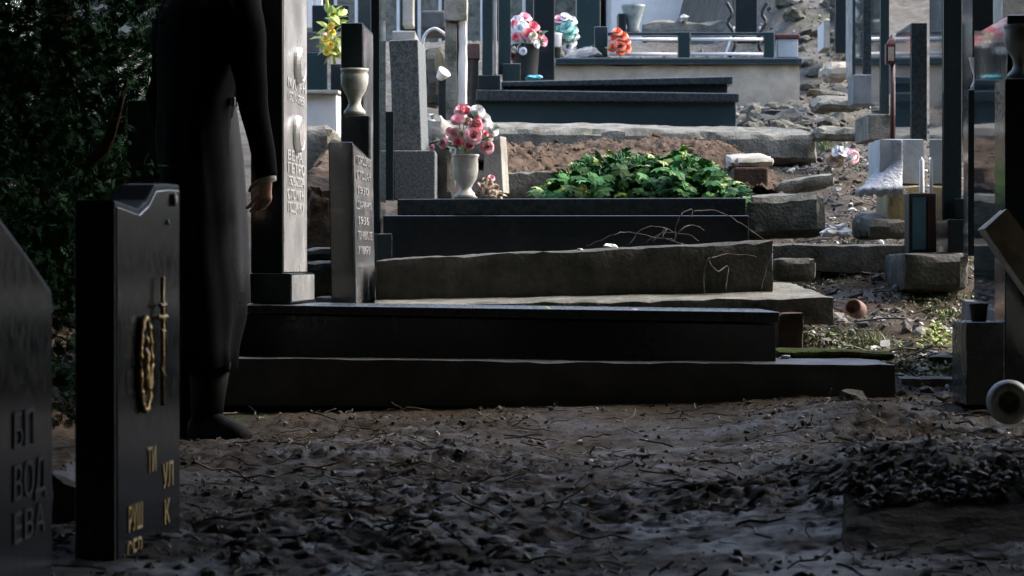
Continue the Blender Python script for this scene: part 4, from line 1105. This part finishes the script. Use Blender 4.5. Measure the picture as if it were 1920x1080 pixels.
# clods, grit and stone chips
iv, if_ = ico(1, 1, .4)
P1 = pts_on_ground(4500, -1.25, 1.9, 4.3, 9.5, 33, lambda x, y: .3 + np.clip(vnoise(x, y, 2.2, 22) * 1.8 + .2, 0, .7), .0)
scatter('soil_clods', iv, if_, P1, .003 + .011 * RNG.random(len(P1)) ** 4, CLOD, .5, 4, label='damp crumbs and clods of dark soil on the clearing', cat='soil', aniso=.8)
P1 = pts_on_ground(1500, -1.25, 1.9, 4.3, 9.5, 34, heap, .002)
scatter('grit', iv, if_, P1, .003 + .010 * RNG.random(len(P1)) ** 3, PEBB, .5, 5, label='scattered grit on the dirt clearing', cat='grit', aniso=.8)
P1 = pts_on_ground(5000, .4, 2.9, 9.6, 27, 35, None, .004)
scatter('path_rubble', iv, if_, P1, (.006 + .030 * RNG.random(len(P1)) ** 5) , PEBB, .5, 6, label='small stone rubble strewn along the sloping path', cat='rubble', aniso=.8)
# twigs and dry stalks
tv, tf_ = tube(spline([(-.5, 0, 0), (-.2, .06, .05), (.1, -.05, .02), (.5, .08, .06)], 6), .022, 4)
tf_ = [f_ for f_ in tf_ if len(f_) == 4]
P1 = pts_on_ground(1300, -1.25, 1.9, 4.3, 9.5, 36, None, .012)
scatter('dry_twigs', [tuple(v) for v in tv], tf_, P1, .03 + .09 * RNG.random(len(P1)) ** 2.5, TWIGM, .25, 7, label='dry stalks and twigs strewn over the clearing', cat='twigs', aniso=.3)
P1 = pts_on_ground(500, .5, 2.4, 9.6, 18, 37, None, .015)
scatter('path_twigs', [tuple(v) for v in tv], tf_, P1, .05 + .14 * RNG.random(len(P1)) ** 2, TWIGM, .25, 8, label='dry stalks lying on the sloping path', cat='twigs', aniso=.3)

# individual rocks on the slope
ROCK_ME = []
for k in range(5):
    v, f = ico(2, 20 + k, .42)
    me = bpy.data.meshes.new('rock'); me.from_pydata([tuple(q) for q in v], [], f); me.materials.append(ROCK); ROCK_ME.append(me)
r_ = random.Random(5)
RK = []
for k in range(64):
    px, py = r_.uniform(1395, 1625), r_.uniform(30, 240)
    yy = np.interp(py, [30, 60, 110, 190, 250], [31, 29, 26, 21.5, 19])
    if 1390 < px < 1515 and py < 195: px = r_.uniform(1515, 1600)
    RK.append((px, yy, r_.uniform(9, 26)))
for k in range(26):
    yy = r_.uniform(10.9, 16.5); px = r_.uniform(1480, 1690)
    RK.append((px, yy, r_.uniform(6, 15)))
for k in range(18):
    RK.append((1405 + r_.uniform(0, 110), r_.uniform(19.4, 21.3), r_.uniform(12, 26)))
for k in range(34):
    RK.append((r_.uniform(1425, 1540), r_.uniform(24.5, 31), r_.uniform(12, 26)))
for k, (px, yy, sp) in enumerate(RK):
    x = (px - 960) * yy / FOC
    o = bpy.data.objects.new('rock', ROCK_ME[k % 5])
    s = sp * yy / FOC
    o.scale = (s * r_.uniform(.8, 1.3), s * r_.uniform(.8, 1.2), s * r_.uniform(.5, .9))
    o.rotation_euler = (r_.uniform(-.4, .4), r_.uniform(-.4, .4), r_.uniform(0, 6.3))
    o.location = (x, yy, gz(x, yy) + s * .12)
    COL.objects.link(o)
    tag(o, 'weathered grey rubble stone lying loose on the slope', 'rock', 'loose rubble stones on the slope')
# stones and litter of the clearing
for k, (px, py, sp, m, lab) in enumerate(((1815, 800, 22, ROCK, 'angular grey stone beside the fallen urn'), (1600, 742, 30, ROCK, 'pale lump of stone at the foot of the kerb end'),
                                         (1725, 914, 16, CHIP, 'pale pebble on the sunken mossy kerb'), (1566, 866, 6, CHIP, 'tiny white chip left of the sunken kerb'), (1425, 948, 8, CHIP, 'small white pebble in the dirt near the bottom right'),
                                         (1384, 1052, 12, CHIP, 'pale pebble at the bottom edge of the picture'), (630, 862, 9, ROCK, 'small stone in the trodden earth left of centre'))):
    yy = 8.5
    for _ in range(30):
        x = (px - 960) * yy / FOC
        yy += (py - (HOR - (gz(x, yy) - EYE) * FOC / yy)) * -.004
        yy = min(max(yy, 4.6), 9.5)
    if k == 2: yy = 6.2
    x = (px - 960) * yy / FOC
    o = bpy.data.objects.new('stone', ROCK_ME[k % 5].copy()); o.data.materials.clear(); o.data.materials.append(m)
    s = sp * yy / FOC
    o.scale = (s, s * .9, s * .65); o.rotation_euler = (.2, -.1, k * 1.7)
    o.location = (x, yy, (W(0, 897, 6.2).z if k == 2 else gz(x, yy)) + s * .2)
    COL.objects.link(o); tag(o, lab, 'stone')

# pieces lying on the graves
for k, (px, py, y_, sp, m, lab) in enumerate(((1146, 459, 11.06, 13, CHIP, 'white lump lying on the tilted concrete kerb'), (1088, 465, 11.06, 6, CHIP, 'small white chip on the tilted concrete kerb'),
                                              (1187, 579, 9.86, 10, CHIP, 'white chip on the nearest black slab'), (1470, 668, 10.0, 12, CHIP, 'grey-white chip at the end of the footing'))):
    o = bpy.data.objects.new('stone_chip', ROCK_ME[(k + 1) % 5].copy()); o.data.materials.clear(); o.data.materials.append(m)
    s = sp * y_ / FOC
    o.scale = (s, s * .8, s * .55); o.rotation_euler = (.1, .2, k)
    o.location = W(px, py + 3, y_)
    COL.objects.link(o); tag(o, lab, 'stone')
t = thing('fallen_leaf', 'single yellow leaf on the nearest black slab', 'leaf', W(1022, 578, 9.8))
leaf(t, W(1016, 577, 9.8), .035, IVYY, (1, -.2, .1), (0, -.4, 1), 'plain')
# dry vines over the tilted frame
vn = thing('dry_vine', 'bare dry vine trailing over the tilted concrete frame', 'vine', W(1330, 480, 11.0))
for pts in ([(1322, 575), (1320, 520), (1325, 490), (1345, 480), (1385, 477), (1420, 482)], [(1360, 545), (1365, 500), (1345, 510), (1330, 490), (1340, 478)], [(1450, 470), (1435, 510), (1428, 545), (1440, 570)],
            [(1100, 462), (1150, 440), (1180, 436), (1230, 445), (1262, 450)], [(1180, 458), (1200, 432), (1235, 425), (1262, 436)], [(1262, 452), (1278, 430), (1300, 423), (1320, 432)], [(1265, 455), (1272, 410), (1295, 392), (1297, 408)],
            [(1300, 398), (1340, 395), (1390, 420), (1440, 455)], [(1210, 455), (1240, 438), (1290, 440), (1310, 452)], [(1225, 452), (1250, 428), (1245, 446), (1280, 456)], [(1550, 590), (1570, 615), (1590, 640)], [(1470, 478), (1482, 466), (1488, 458)]):
    y_ = 10.93 if pts[0][1] > 462 else 11.1
    v, f = tube(spline([W(a, b, y_ + r_.uniform(-.03, .05)) for a, b in pts], 22), [0.0022] * (22 // (len(pts) - 1) * (len(pts) - 1) + 1), 5)
    for q in v: q += nv(q, 30, 3) * .006
    mo('tendril', v, f, VINEM, vn, True)

# litter on the path
def crumple(c, s, seed, n=2):
    v, f = ico(n, seed, .9)
    return [Vector(c) + Vector((q.x * s, q.y * s, (q.z + .5) * s * .8)) for q in v], f
def onpath(px, y_): 
    x = (px - 960) * y_ / FOC
    return Vector((x, y_, gz(x, y_)))
lone('crumpled_paper', crumple(W(1568, 440, 13.1), .055, 3, 3), PAPER, 'crumpled white paper beside the broad pale block', 'paper')
lone('paper_scrap', rough([W(1650, 650, 10.6), W(1668, 650, 10.6), W(1668, 646, 10.7), W(1650, 646, 10.7), W(1650, 640, 10.62), W(1668, 637, 10.62), W(1668, 637, 10.66), W(1650, 640, 10.66)], .01, .003, .002, 94), PAPER, 'small white paper scrap near the mossy plank', 'paper')
fp = thing('faded_flowers', 'faded pink and white flowers thrown on the path', 'flowers', W(1580, 306, 15.2))
for k in range(14):
    bloom(fp, W(1556 + r_.uniform(0, 46), 300 - r_.uniform(0, 16), 15.2 + r_.uniform(-.1, .1)), r_.uniform(.03, .05), (WPET, FADED, WPET, PINK)[k % 4], (r_.uniform(-1, 1), -.5, r_.uniform(-.2, 1)), var=k % 3)
cb = W(1614, 598, 11.0)
v, f = lathe([(.030, 0), (.034, .004), (.036, .03), (.034, .058), (.028, .062), (.026, .058), (.026, .02)], cb + Vector((-.01, -.03, .032)), 24, (-.5, -.8, .25))
lone('red_cup', (v, f), BROWNBOX, 'dull red candle cup lying on the path', 'cup', smooth=True)
wd = thing('weed', 'lime green weed growing on the path near the right-hand block', 'weed', onpath(1755, 10.9))
for k in range(150):
    a = r_.uniform(0, 6.28); rr = r_.uniform(0, .055)
    c = wd.location + Vector((math.cos(a) * rr, math.sin(a) * rr, r_.uniform(.01, .11) * (1 - rr / .09)))
    leaf(wd, c, r_.uniform(.018, .034), WEED, (math.cos(a) * .8, math.sin(a) * .8, r_.uniform(.2, 1)), (0, -.3, 1), 'plain', r_.uniform(-.6, .6))
for k, (px, y_, n_, lab) in enumerate(((1640, 11.0, 30, 'thin pale grass tuft beside the red cup'), (1545, 18.4, 60, 'green grass tuft at the end of the long kerb'), (1512, 12.9, 30, 'grass tuft at the foot of the broad pale block'),
                                      (1605, 13.4, 40, 'grass tuft among the litter of the middle path'), (1600, 17.3, 40, 'grass tuft below the dark headstones on the upper path'))):
    b = onpath(px, y_)
    g = thing('grass_tuft', lab, 'grass', b)
    V, F = [], []
    for q in range(n_ * 2):
        a = r_.uniform(0, 6.28); rr = abs(r_.gauss(0, .05)); c = b + Vector((math.cos(a) * rr, math.sin(a) * rr, -.01))
        h = r_.uniform(.04, .12); d = Vector((r_.gauss(0, .4), r_.gauss(0, .4), 1)).normalized(); s_ = Vector((math.sin(a), -math.cos(a), 0)) * .003
        o_ = len(V)
        V += [c - s_, c + s_, c + d * h * .6 + s_ * .8, c + d * h * .6 - s_ * .8, c + d * h + Vector((d.x, d.y, -.3)) * h * .25]
        F += [(o_, o_+1, o_+2, o_+3), (o_+3, o_+2, o_+4)]
    tag(mo('blades', V, F, GRASSM, g), kind='stuff')
sb = lone('plastic_sheet', rough([W(1806, 700, 9.24), W(1815, 705, 9.24), W(1815, 705, 9.3), W(1806, 700, 9.3), W(1800, 606, 9.24), W(1811, 600, 9.24), W(1811, 600, 9.3), W(1800, 606, 9.3)], .02, .006, .003, 95), PLAST, 'torn clear plastic sheet against the low black block', 'plastic')

# ------------------------------------------------------------------ evergreen (thuja) at the left
t = thing('thuja_tree', 'dark evergreen thuja filling the upper left corner', 'tree', (-1.62, 7.7, G(7.7)))
v, f = tube([(-1.62, 7.7, -.05), (-1.60, 7.72, .8), (-1.64, 7.7, 2.0), (-1.6, 7.7, 4.4)], [.10, .085, .07, .02], 12)
mo('trunk', v, f, BARK, t, True)
for k, (a, b, c) in enumerate(((W(172, 300, 7.5), W(205, 262, 7.35), W(238, 148, 7.3)),)):
    v, f = tube(spline([a, b, c], 10), [.016] * 5 + [.014, .012, .010, .008, .006, .004][:6], 7)
    mo('branch', v, f, BARK, t, True)
# flat fan spray made of narrow scale-leaf strips
sv, sf = [], []
for k, (a, ln, o) in enumerate(((0, 1, 0), (.55, .6, .2), (-.55, .6, .28), (.6, .5, .42), (-.6, .46, .5), (.5, .35, .64), (-.5, .3, .7))):
    o_ = len(sv); d = (math.sin(a), math.cos(a)); p = (d[1], -d[0]); wd_ = .055
    for tt, ww in ((0, 0), (.45, wd_), (1, 0), (.45, -wd_)):
        sv.append((d[0] * ln * tt + p[0] * ww, o + d[1] * ln * tt + p[1] * ww, -.18 * (ln * tt + o) ** 2))
    sf += [(o_, o_+1, o_+2, o_+3)]
def thuja_leaves(parent, cx, cy, zlo, zhi, rad, n, nb, seed, s0, s1, xmax):
    r = np.random.default_rng(seed)
    bz = zlo + (zhi - zlo) * r.random(nb); ba = r.random(nb) * 6.283
    br = rad * (.62 + .38 * r.random(nb)) * np.interp(bz, [0, .4, 1.6, 4.4], [.70, .88, 1, .35])
    bi = r.integers(0, nb, n); tt = r.random(n) ** .45
    X = cx + np.cos(ba[bi]) * br[bi] * tt + r.normal(size=n) * .045
    Y = cy + np.sin(ba[bi]) * br[bi] * tt + r.normal(size=n) * .045
    Z = bz[bi] + .22 * tt - .34 * tt ** 3 + r.normal(size=n) * .06
    pos = np.stack([X, Y, np.maximum(Z, zlo)], 1)[X < xmax + .03 * np.sin(Z * 9)]
    scatter('foliage', sv, sf, pos, s0 + s1 * r.random(len(pos)), THUJA, .9, seed, kind='stuff', parent=parent)
thuja_leaves(t, -1.62, 7.7, .10, 4.3, .82, 70000, 300, 9, .022, .034, -.955)
t = thing('thuja_tree', 'dark evergreen in the gloom behind the person', 'tree', (-1.92, 11.9, G(11.9)))
v, f = tube([(-1.92, 11.9, .2), (-1.90, 11.9, 1.2), (-1.92, 11.9, 3.6)], [.08, .06, .02], 10)
mo('trunk', v, f, BARK, t, True)
thuja_leaves(t, -1.97, 11.9, .35, 3.8, .85, 26000, 170, 19, .04, .06, -1.2)
t = thing('thuja_tree', 'dark evergreen at the far left seen through the nearer thuja', 'tree', (-2.55, 10.0, G(10)))
v, f = tube([(-2.55, 10, 0), (-2.55, 10, 1.2), (-2.55, 10, 3.6)], [.08, .06, .02], 10)
mo('trunk', v, f, BARK, t, True)
thuja_leaves(t, -2.55, 10.0, .12, 4.2, .95, 22000, 160, 29, .05, .06, -1.5)

P1 = np.stack([RNG.uniform(X0, X1, 1500), RNG.uniform(Y0, Y1, 1500)], 1)
zb = zz[np.clip(((P1[:, 1] - Y0) / (Y1 - Y0) * (nyb - 1)).astype(int), 0, nyb - 1), np.clip(((P1[:, 0] - X0) / (X1 + .25 - X0) * (nxb - 1)).astype(int), 0, nxb - 1)]
for eb in [o for o in bpy.data.objects if o.name.startswith('earth_grave')]:
    scatter('clods', iv, if_, np.column_stack([P1, zb]), .004 + .022 * RNG.random(1500) ** 4, RSOIL, .5, 44, parent=eb, aniso=.8)

P1 = pts_on_ground(2600, .85, 2.2, 10.0, 13.2, 51, lambda x, y: np.clip(vnoise(x, y, 3.1, 41) * 2.4 + .1, 0, 1), .008)
scatter('ground_weeds', LV, LF, P1, .010 + .018 * RNG.random(len(P1)), GRASSM, .7, 52, label='low green weeds creeping over the near end of the path', cat='weeds', aniso=.4)
P1 = pts_on_ground(420, .7, 2.5, 9.8, 19, 53, None, .006)
scatter('pale_chips', iv, if_, P1, .006 + .016 * RNG.random(len(P1)) ** 2, CHIP, .5, 54, label='pale stone chips and paper crumbs scattered along the path', cat='chips', aniso=.9)
P1 = pts_on_ground(70, -1.2, 1.8, 5, 9.4, 55, None, .006)
scatter('pale_crumbs', iv, if_, P1, .003 + .006 * RNG.random(len(P1)) ** 2, CHIP, .5, 56, label='tiny pale crumbs scattered in the dirt of the clearing', cat='chips', aniso=.9)

kx = RNG.uniform(W(1600, 0, 5.67).x, W(1990, 0, 5.67).x, 700); ky = RNG.uniform(5.60, 5.86, 700)
ktop = np.interp(kx, [W(1590, 0, 5.58).x, W(2000, 0, 5.58).x], [W(0, 955, 5.58).z, W(0, 925, 5.58).z]) + (ky - 5.58) * .17
KP = np.stack([kx, ky, np.maximum(ktop, ground_z(kx, ky)) - .001], 1)
scatter('kerb_debris', iv, if_, KP[:330], .004 + .012 * RNG.random(330) ** 2.5, PEBB, .5, 61, label='gravel and soil crumbs lying on the sunken kerb', cat='gravel', aniso=.8)
scatter('kerb_moss', LV, LF, KP[330:], .010 + .016 * RNG.random(370), MOSS, .6, 62, label='moss and leaf scraps on the sunken kerb', cat='moss', aniso=.5)
# ------------------------------------------------------------------ person in a long black coat (head above the picture)
PX, PY = -.985, 9.0
PG = gz(PX, PY) + .0
pr = thing('person', 'person in a long black coat and charcoal skirt standing with one arm hanging', 'person', (PX, PY, PG))
def skin_mesh(verts, edges, radii, root=0, sub=2):
    me = bpy.data.meshes.new('tmp'); me.from_pydata([tuple(v) for v in verts], edges, [])
    ob = bpy.data.objects.new('tmp', me); COL.objects.link(ob)
    md = ob.modifiers.new('skin', 'SKIN'); md.use_smooth_shade = True
    for i, s in enumerate(ob.data.skin_vertices[0].data):
        s.radius = (radii[i], radii[i]); s.use_root = (i == root)
    sb_ = ob.modifiers.new('sub', 'SUBSURF'); sb_.levels = sub; sb_.render_levels = sub
    dg = bpy.context.evaluated_depsgraph_get()
    m2 = bpy.data.meshes.new_from_object(ob.evaluated_get(dg))
    v = [q.co.copy() for q in m2.vertices]; f = [tuple(p.vertices) for p in m2.polygons]
    bpy.data.objects.remove(ob); bpy.data.meshes.remove(m2)
    return v, f
def hx(px, py, dy=0): return W(px, py, PY + dy)
sh = 1.375
# joints: pelvis 0, belly 1, chest 2, neck 3, head base 4, crown 5, arms, legs (facing right and a little towards the camera)
HS = .84
J = [Vector((PX, PY, .90)), Vector((PX + .005, PY, 1.06)), Vector((PX + .005, PY, 1.27)), Vector((PX + .02, PY, 1.45)), Vector((PX + .045, PY - .01, 1.53)), Vector((PX + .055, PY - .01, 1.68)),
     Vector((PX + .10, PY - .13, 1.36)), hx(474, 188, -.16), hx(500, 328, -.17),          # arm nearest the camera
     Vector((PX - .10, PY + .13, 1.36)), Vector((PX - .15, PY + .17, 1.08)), Vector((PX - .10, PY + .16, .84)),
     Vector((PX + .02, PY - .08, .86)), Vector((PX + .035, PY - .09, .48)), Vector((PX + .0, PY - .09, .09)),
     Vector((PX - .02, PY + .08, .86)), Vector((PX - .01, PY + .09, .48)), Vector((PX - .05, PY + .09, .09))]
E = [(0, 1), (1, 2), (2, 3), (3, 4), (4, 5), (2, 6), (6, 7), (7, 8), (2, 9), (9, 10), (10, 11), (0, 12), (12, 13), (13, 14), (0, 15), (15, 16), (16, 17)]
RD = [.11, .105, .12, .05, .075, .085, .055, .04, .026, .055, .04, .026, .075, .052, .036, .075, .052, .036]
bv = skin_mesh(J, E, RD)
def hand(wr, d, side, palmn):
    d = Vector(d).normalized(); side = Vector(side).normalized()
    pk = wr + d * .085
    v = [wr - d * .03, wr, wr + d * .045, pk]; e = [(0, 1), (1, 2), (2, 3)]; rd = [.021, .021, .027, .026]
    for k, (o, ln) in enumerate(((-.026, .070), (-.009, .080), (.009, .075), (.025, .058))):
        b = pk + side * o
        curl = Vector(palmn).normalized()
        i0 = len(v)
        v += [b + d * .012, b + d * (ln * .45) + curl * .010, b + d * (ln * .78) + curl * .026, b + d * (ln * .92) + curl * .042]
        rd += [.0095, .0088, .008, .0065]
        e += [(3, i0), (i0, i0+1), (i0+1, i0+2), (i0+2, i0+3)]
    i0 = len(v)
    b = wr + d * .03 - side * .026
    v += [b, b + d * .03 - side * .020 + Vector(palmn) * .010, b + d * .058 - side * .024 + Vector(palmn) * .018]
    rd += [.012, .0105, .008]; e += [(2, i0), (i0, i0+1), (i0+1, i0+2)]
    v = [wr + (q - wr) * HS for q in v]; rd = [q * HS for q in rd]
    return skin_mesh(v, e, rd, 1, 2)
hw = hx(501, 333, -.172)
h1 = hand(hw, (-.16, .62, -.72), (.8, -.25, -.3), (-.75, -.1, -.2))
h2 = hand(J[11], (.0, 0, -1), (-.6, .6, 0), (.5, .5, 0))
v, f = join(bv, h1, h2)
bo_ = mo('body', v, f, SKIN, pr, True)
bo_.data.materials.append(COATM)                     # everything under the clothes is dressed in black
for p_ in bo_.data.polygons:
    z_ = bo_.data.vertices[p_.vertices[0]].co.z + PG
    p_.material_index = 0 if (p_.index >= len(bv[1]) or z_ > 1.44) else 1
# head: cranium with brow, nose, chin, ears and hair (above the frame)
hc = Vector((PX + .06, PY - .015, 1.645))
bm = bmesh.new(); bmesh.ops.create_uvsphere(bm, u_segments=32, v_segments=24, radius=1)
for q in bm.verts:
    x, y, z = q.co
    fx = max(0, x)
    nose = .22 * math.exp(-((z + .12) / .2) ** 2 - (y / .16) ** 2) * (x > 0)
    eye = -.06 * sum(math.exp(-((z - .05) / .1) ** 2 - ((y - s_ * .34) / .14) ** 2) for s_ in (-1, 1)) * (x > 0)
    mouth = .04 * math.exp(-((z + .48) / .08) ** 2 - (y / .25) ** 2) * (x > 0)
    chin = .10 * math.exp(-((z + .82) / .2) ** 2 - (y / .3) ** 2) * (x > 0)
    ear = .12 * math.exp(-((z + .05) / .2) ** 2 - ((x + .05) / .16) ** 2) * math.copysign(1, y)
    taper = 1 - .28 * max(0, -z)
    q.co = Vector(((x * taper + nose + eye + mouth + chin) * .098, (y * taper + ear * (abs(y) > .6)) * .076, z * .122))
v, f = bm_data(bm); mo('head', [hc + q for q in v], f, SKIN, pr, True)
bm = bmesh.new(); bmesh.ops.create_uvsphere(bm, u_segments=28, v_segments=20, radius=1)
for q in bm.verts:
    x, y, z = q.co
    k = 1 + .05 * noise.noise(q.co * 5)
    q.co = Vector((min(x, .55 + .3 * max(0, z)) * .108 * k - .014, y * .088 * k, max(z, -.95 if x < 0 else .2) * .128 * k + .014))
v, f = bm_data(bm); mo('hair', [hc + q for q in v], f, HAIR, pr, True)

def ring_loft(rings, n=40, fold=0, seed=0, thick=0.0, open_=None, nfold=9):
    """rings: (z, cx, cy, rx, ry, fold)"""
    V, F = [], []
    for (z, cx, cy, rx, ry, fo) in rings:
        for i in range(n):
            a = 2 * math.pi * i / n
            k = 1 + fo * math.sin(a * nfold + seed + z * 2.2) + fo * .6 * math.sin(a * (nfold - 4) - seed * 2 + z * 3)
            V.append(Vector((cx + math.cos(a) * rx * k, cy + math.sin(a) * ry * k, z)))
    for j in range(len(rings) - 1):
        for i in range(n): F.append((j*n + i, j*n + (i+1) % n, (j+1)*n + (i+1) % n, (j+1)*n + i))
    return V, F
def RX(pl, prr, py, cy=0, ry=.13, fo=0.0):
    z = EYE + (HOR - py) * PY / FOC
    a, b = (pl - 960) * PY / FOC, (prr - 960) * PY / FOC
    return (z, (a + b) / 2, PY + cy, (b - a) / 2, ry, fo)
cap = lambda V, F, n: F + [tuple(range(n))[::-1], tuple(range(len(V) - n, len(V)))]
# charcoal skirt from the belt to the shins
v, f = ring_loft([RX(345, 441, 186, .0, .115), RX(345, 446, 215, 0, .125, .01), RX(345, 456, 300, 0, .14, .02), RX(348, 462, 400, 0, .15, .03), RX(350, 465, 500, 0, .15, .04), RX(352, 466, 568, 0, .15, .045), RX(356, 448, 575, 0, .14, .03), RX(358, 443, 640, 0, .13, .03), RX(360, 440, 672, 0, .13, .03)], 44)
mo('skirt', v, cap(v, f, 44), SKIRTM, pr, True)
v, f = ring_loft([RX(341, 444, 200, 0, .121), RX(341, 445, 197, 0, .124), RX(341, 444, 184, 0, .123), RX(342, 442, 181, 0, .118)], 44)
bt = mo('belt', v, cap(v, f, 44), LEATHER, pr, True)
v, f = clean(wb(430, 441, 182, 199, PY - .112, PY - .10), .002); mo('buckle', v, f, STEEL, bt)
# jacket bodice under the coat
v, f = ring_loft([RX(344, 441, 190, .0, .117), RX(335, 452, 120, 0, .125), RX(325, 470, 50, 0, .13), RX(322, 474, 10, 0, .125), RX(335, 466, -14, 0, .10), RX(368, 428, -34, 0, .065), RX(374, 424, -52, 0, .055)], 40)
mo('bodice', v, cap(v, f, 40), COATM, pr, True)
# long open coat: hangs from the shoulders, covers the back and the left of the skirt, hem at the shins
rings = [RX(318, 478, 8, .0, .14), RX(312, 472, 40, -.01, .155, .01), RX(306, 456, 110, -.02, .165, .015), RX(302, 440, 190, -.03, .17, .02), RX(300, 432, 250, -.035, .175, .025), RX(302, 434, 320, -.04, .18, .03),
         RX(308, 438, 400, -.04, .185, .035), RX(310, 448, 480, -.04, .19, .04), RX(312, 456, 550, -.04, .19, .045), RX(316, 452, 600, -.04, .19, .045), RX(322, 446, 650, -.04, .19, .045), RX(328, 446, 690, -.04, .19, .05)]
v, f = ring_loft([q[:5] + (q[5] * .8,) for q in rings], 64, nfold=9)
for q in v: q += nv(Vector((q.x, q.y, q.z * .35)), 11, 5) * .022 + nv(q, 24, 8) * .004
keepf = []
for j in range(len(rings) - 1):
    for i in range(64):
        a = 2 * math.pi * (i + .5) / 64
        # front opening towards the right
        if 8 > j > 2 and (a < .55 or a > 2 * math.pi - .30): continue
        keepf.append(f[j * 64 + i])
co = mo('coat', v, keepf, COATM, pr, True)
so_ = co.modifiers.new('cloth_thickness', 'SOLIDIFY'); so_.thickness = .006
v, f = ring_loft([RX(322, 474, 10, .0, .138), RX(330, 468, -10, 0, .125), RX(358, 440, -30, 0, .085), RX(362, 436, -62, 0, .08)], 40)
cl = mo('collar', v, f, COATM, pr, True); cl.modifiers.new('cloth_thickness', 'SOLIDIFY').thickness = .006
# sleeves
def sleeve(pts, rads, n=20):
    v, f = tube(pts, rads, n)
    for q in v:
        q += nv(q, 9, 3) * .006
    return v, f
v, f = sleeve(spline([hx(450, 8, -.08), hx(465, 70, -.14), hx(473, 188, -.16), hx(488, 262, -.168), hx(500, 332, -.172)], 24), list(np.interp(np.linspace(0, 1, 25), [0, .2, .5, .8, 1], [.072, .060, .047, .039, .034])))
mo('sleeve', v, f, COATM, pr, True)
v, f = sleeve([J[9] + Vector((.03, -.03, .0)), J[9] + Vector((-.03, .02, -.1)), J[10], J[11] + Vector((0, 0, .02))], [.072, .065, .055, .042])
mo('sleeve', v, f, COATM, pr, True)
v, f = tube([hx(500, 328, -.172), hx(502, 341, -.173)], [.030, .028], 20); mo('shirt_cuff', v, f, CUFF, pr, True)
# boots
for k, (bx, by, ang) in enumerate(((.025, -.09, -.15), (-.06, .09, .2))):
    bo = Vector((PX + bx, PY + by, gz(PX + bx, PY + by) - .012))
    Vb, Fb = [], []
    secs = [(-.055, .032, .0, .085), (-.035, .042, .0, .11), (0, .046, .0, .12), (.045, .044, .0, .10), (.09, .047, .0, .078), (.13, .046, .0, .066), (.155, .036, .0, .052), (.165, .016, .004, .036)]
    n_ = 16
    for (x, hw_, zl, zh) in secs:
        for i in range(n_):
            a = 2 * math.pi * i / n_
            yy = math.cos(a) * hw_; zz_ = zl + (zh - zl) * (.5 + .5 * math.sin(a)) if math.sin(a) > -.6 else zl
            p = Vector((x, yy, zz_)); p.rotate(Euler((0, 0, ang - .45)))
            Vb.append(bo + p)
    for j in range(len(secs) - 1):
        for i in range(n_): Fb.append((j*n_ + i, j*n_ + (i+1) % n_, (j+1)*n_ + (i+1) % n_, (j+1)*n_ + i))
    Fb += [tuple(range(n_))[::-1], tuple(range(len(Vb) - n_, len(Vb)))]
    sh_ = tube([bo + Vector((0, 0, .06)), bo + Vector((.002, 0, .14)), bo + Vector((.01, 0, .26))], [.047, .054, .066], n_)
    v, f = join((Vb, Fb), sh_)
    mo('boot', v, f, LEATHER, pr, True)
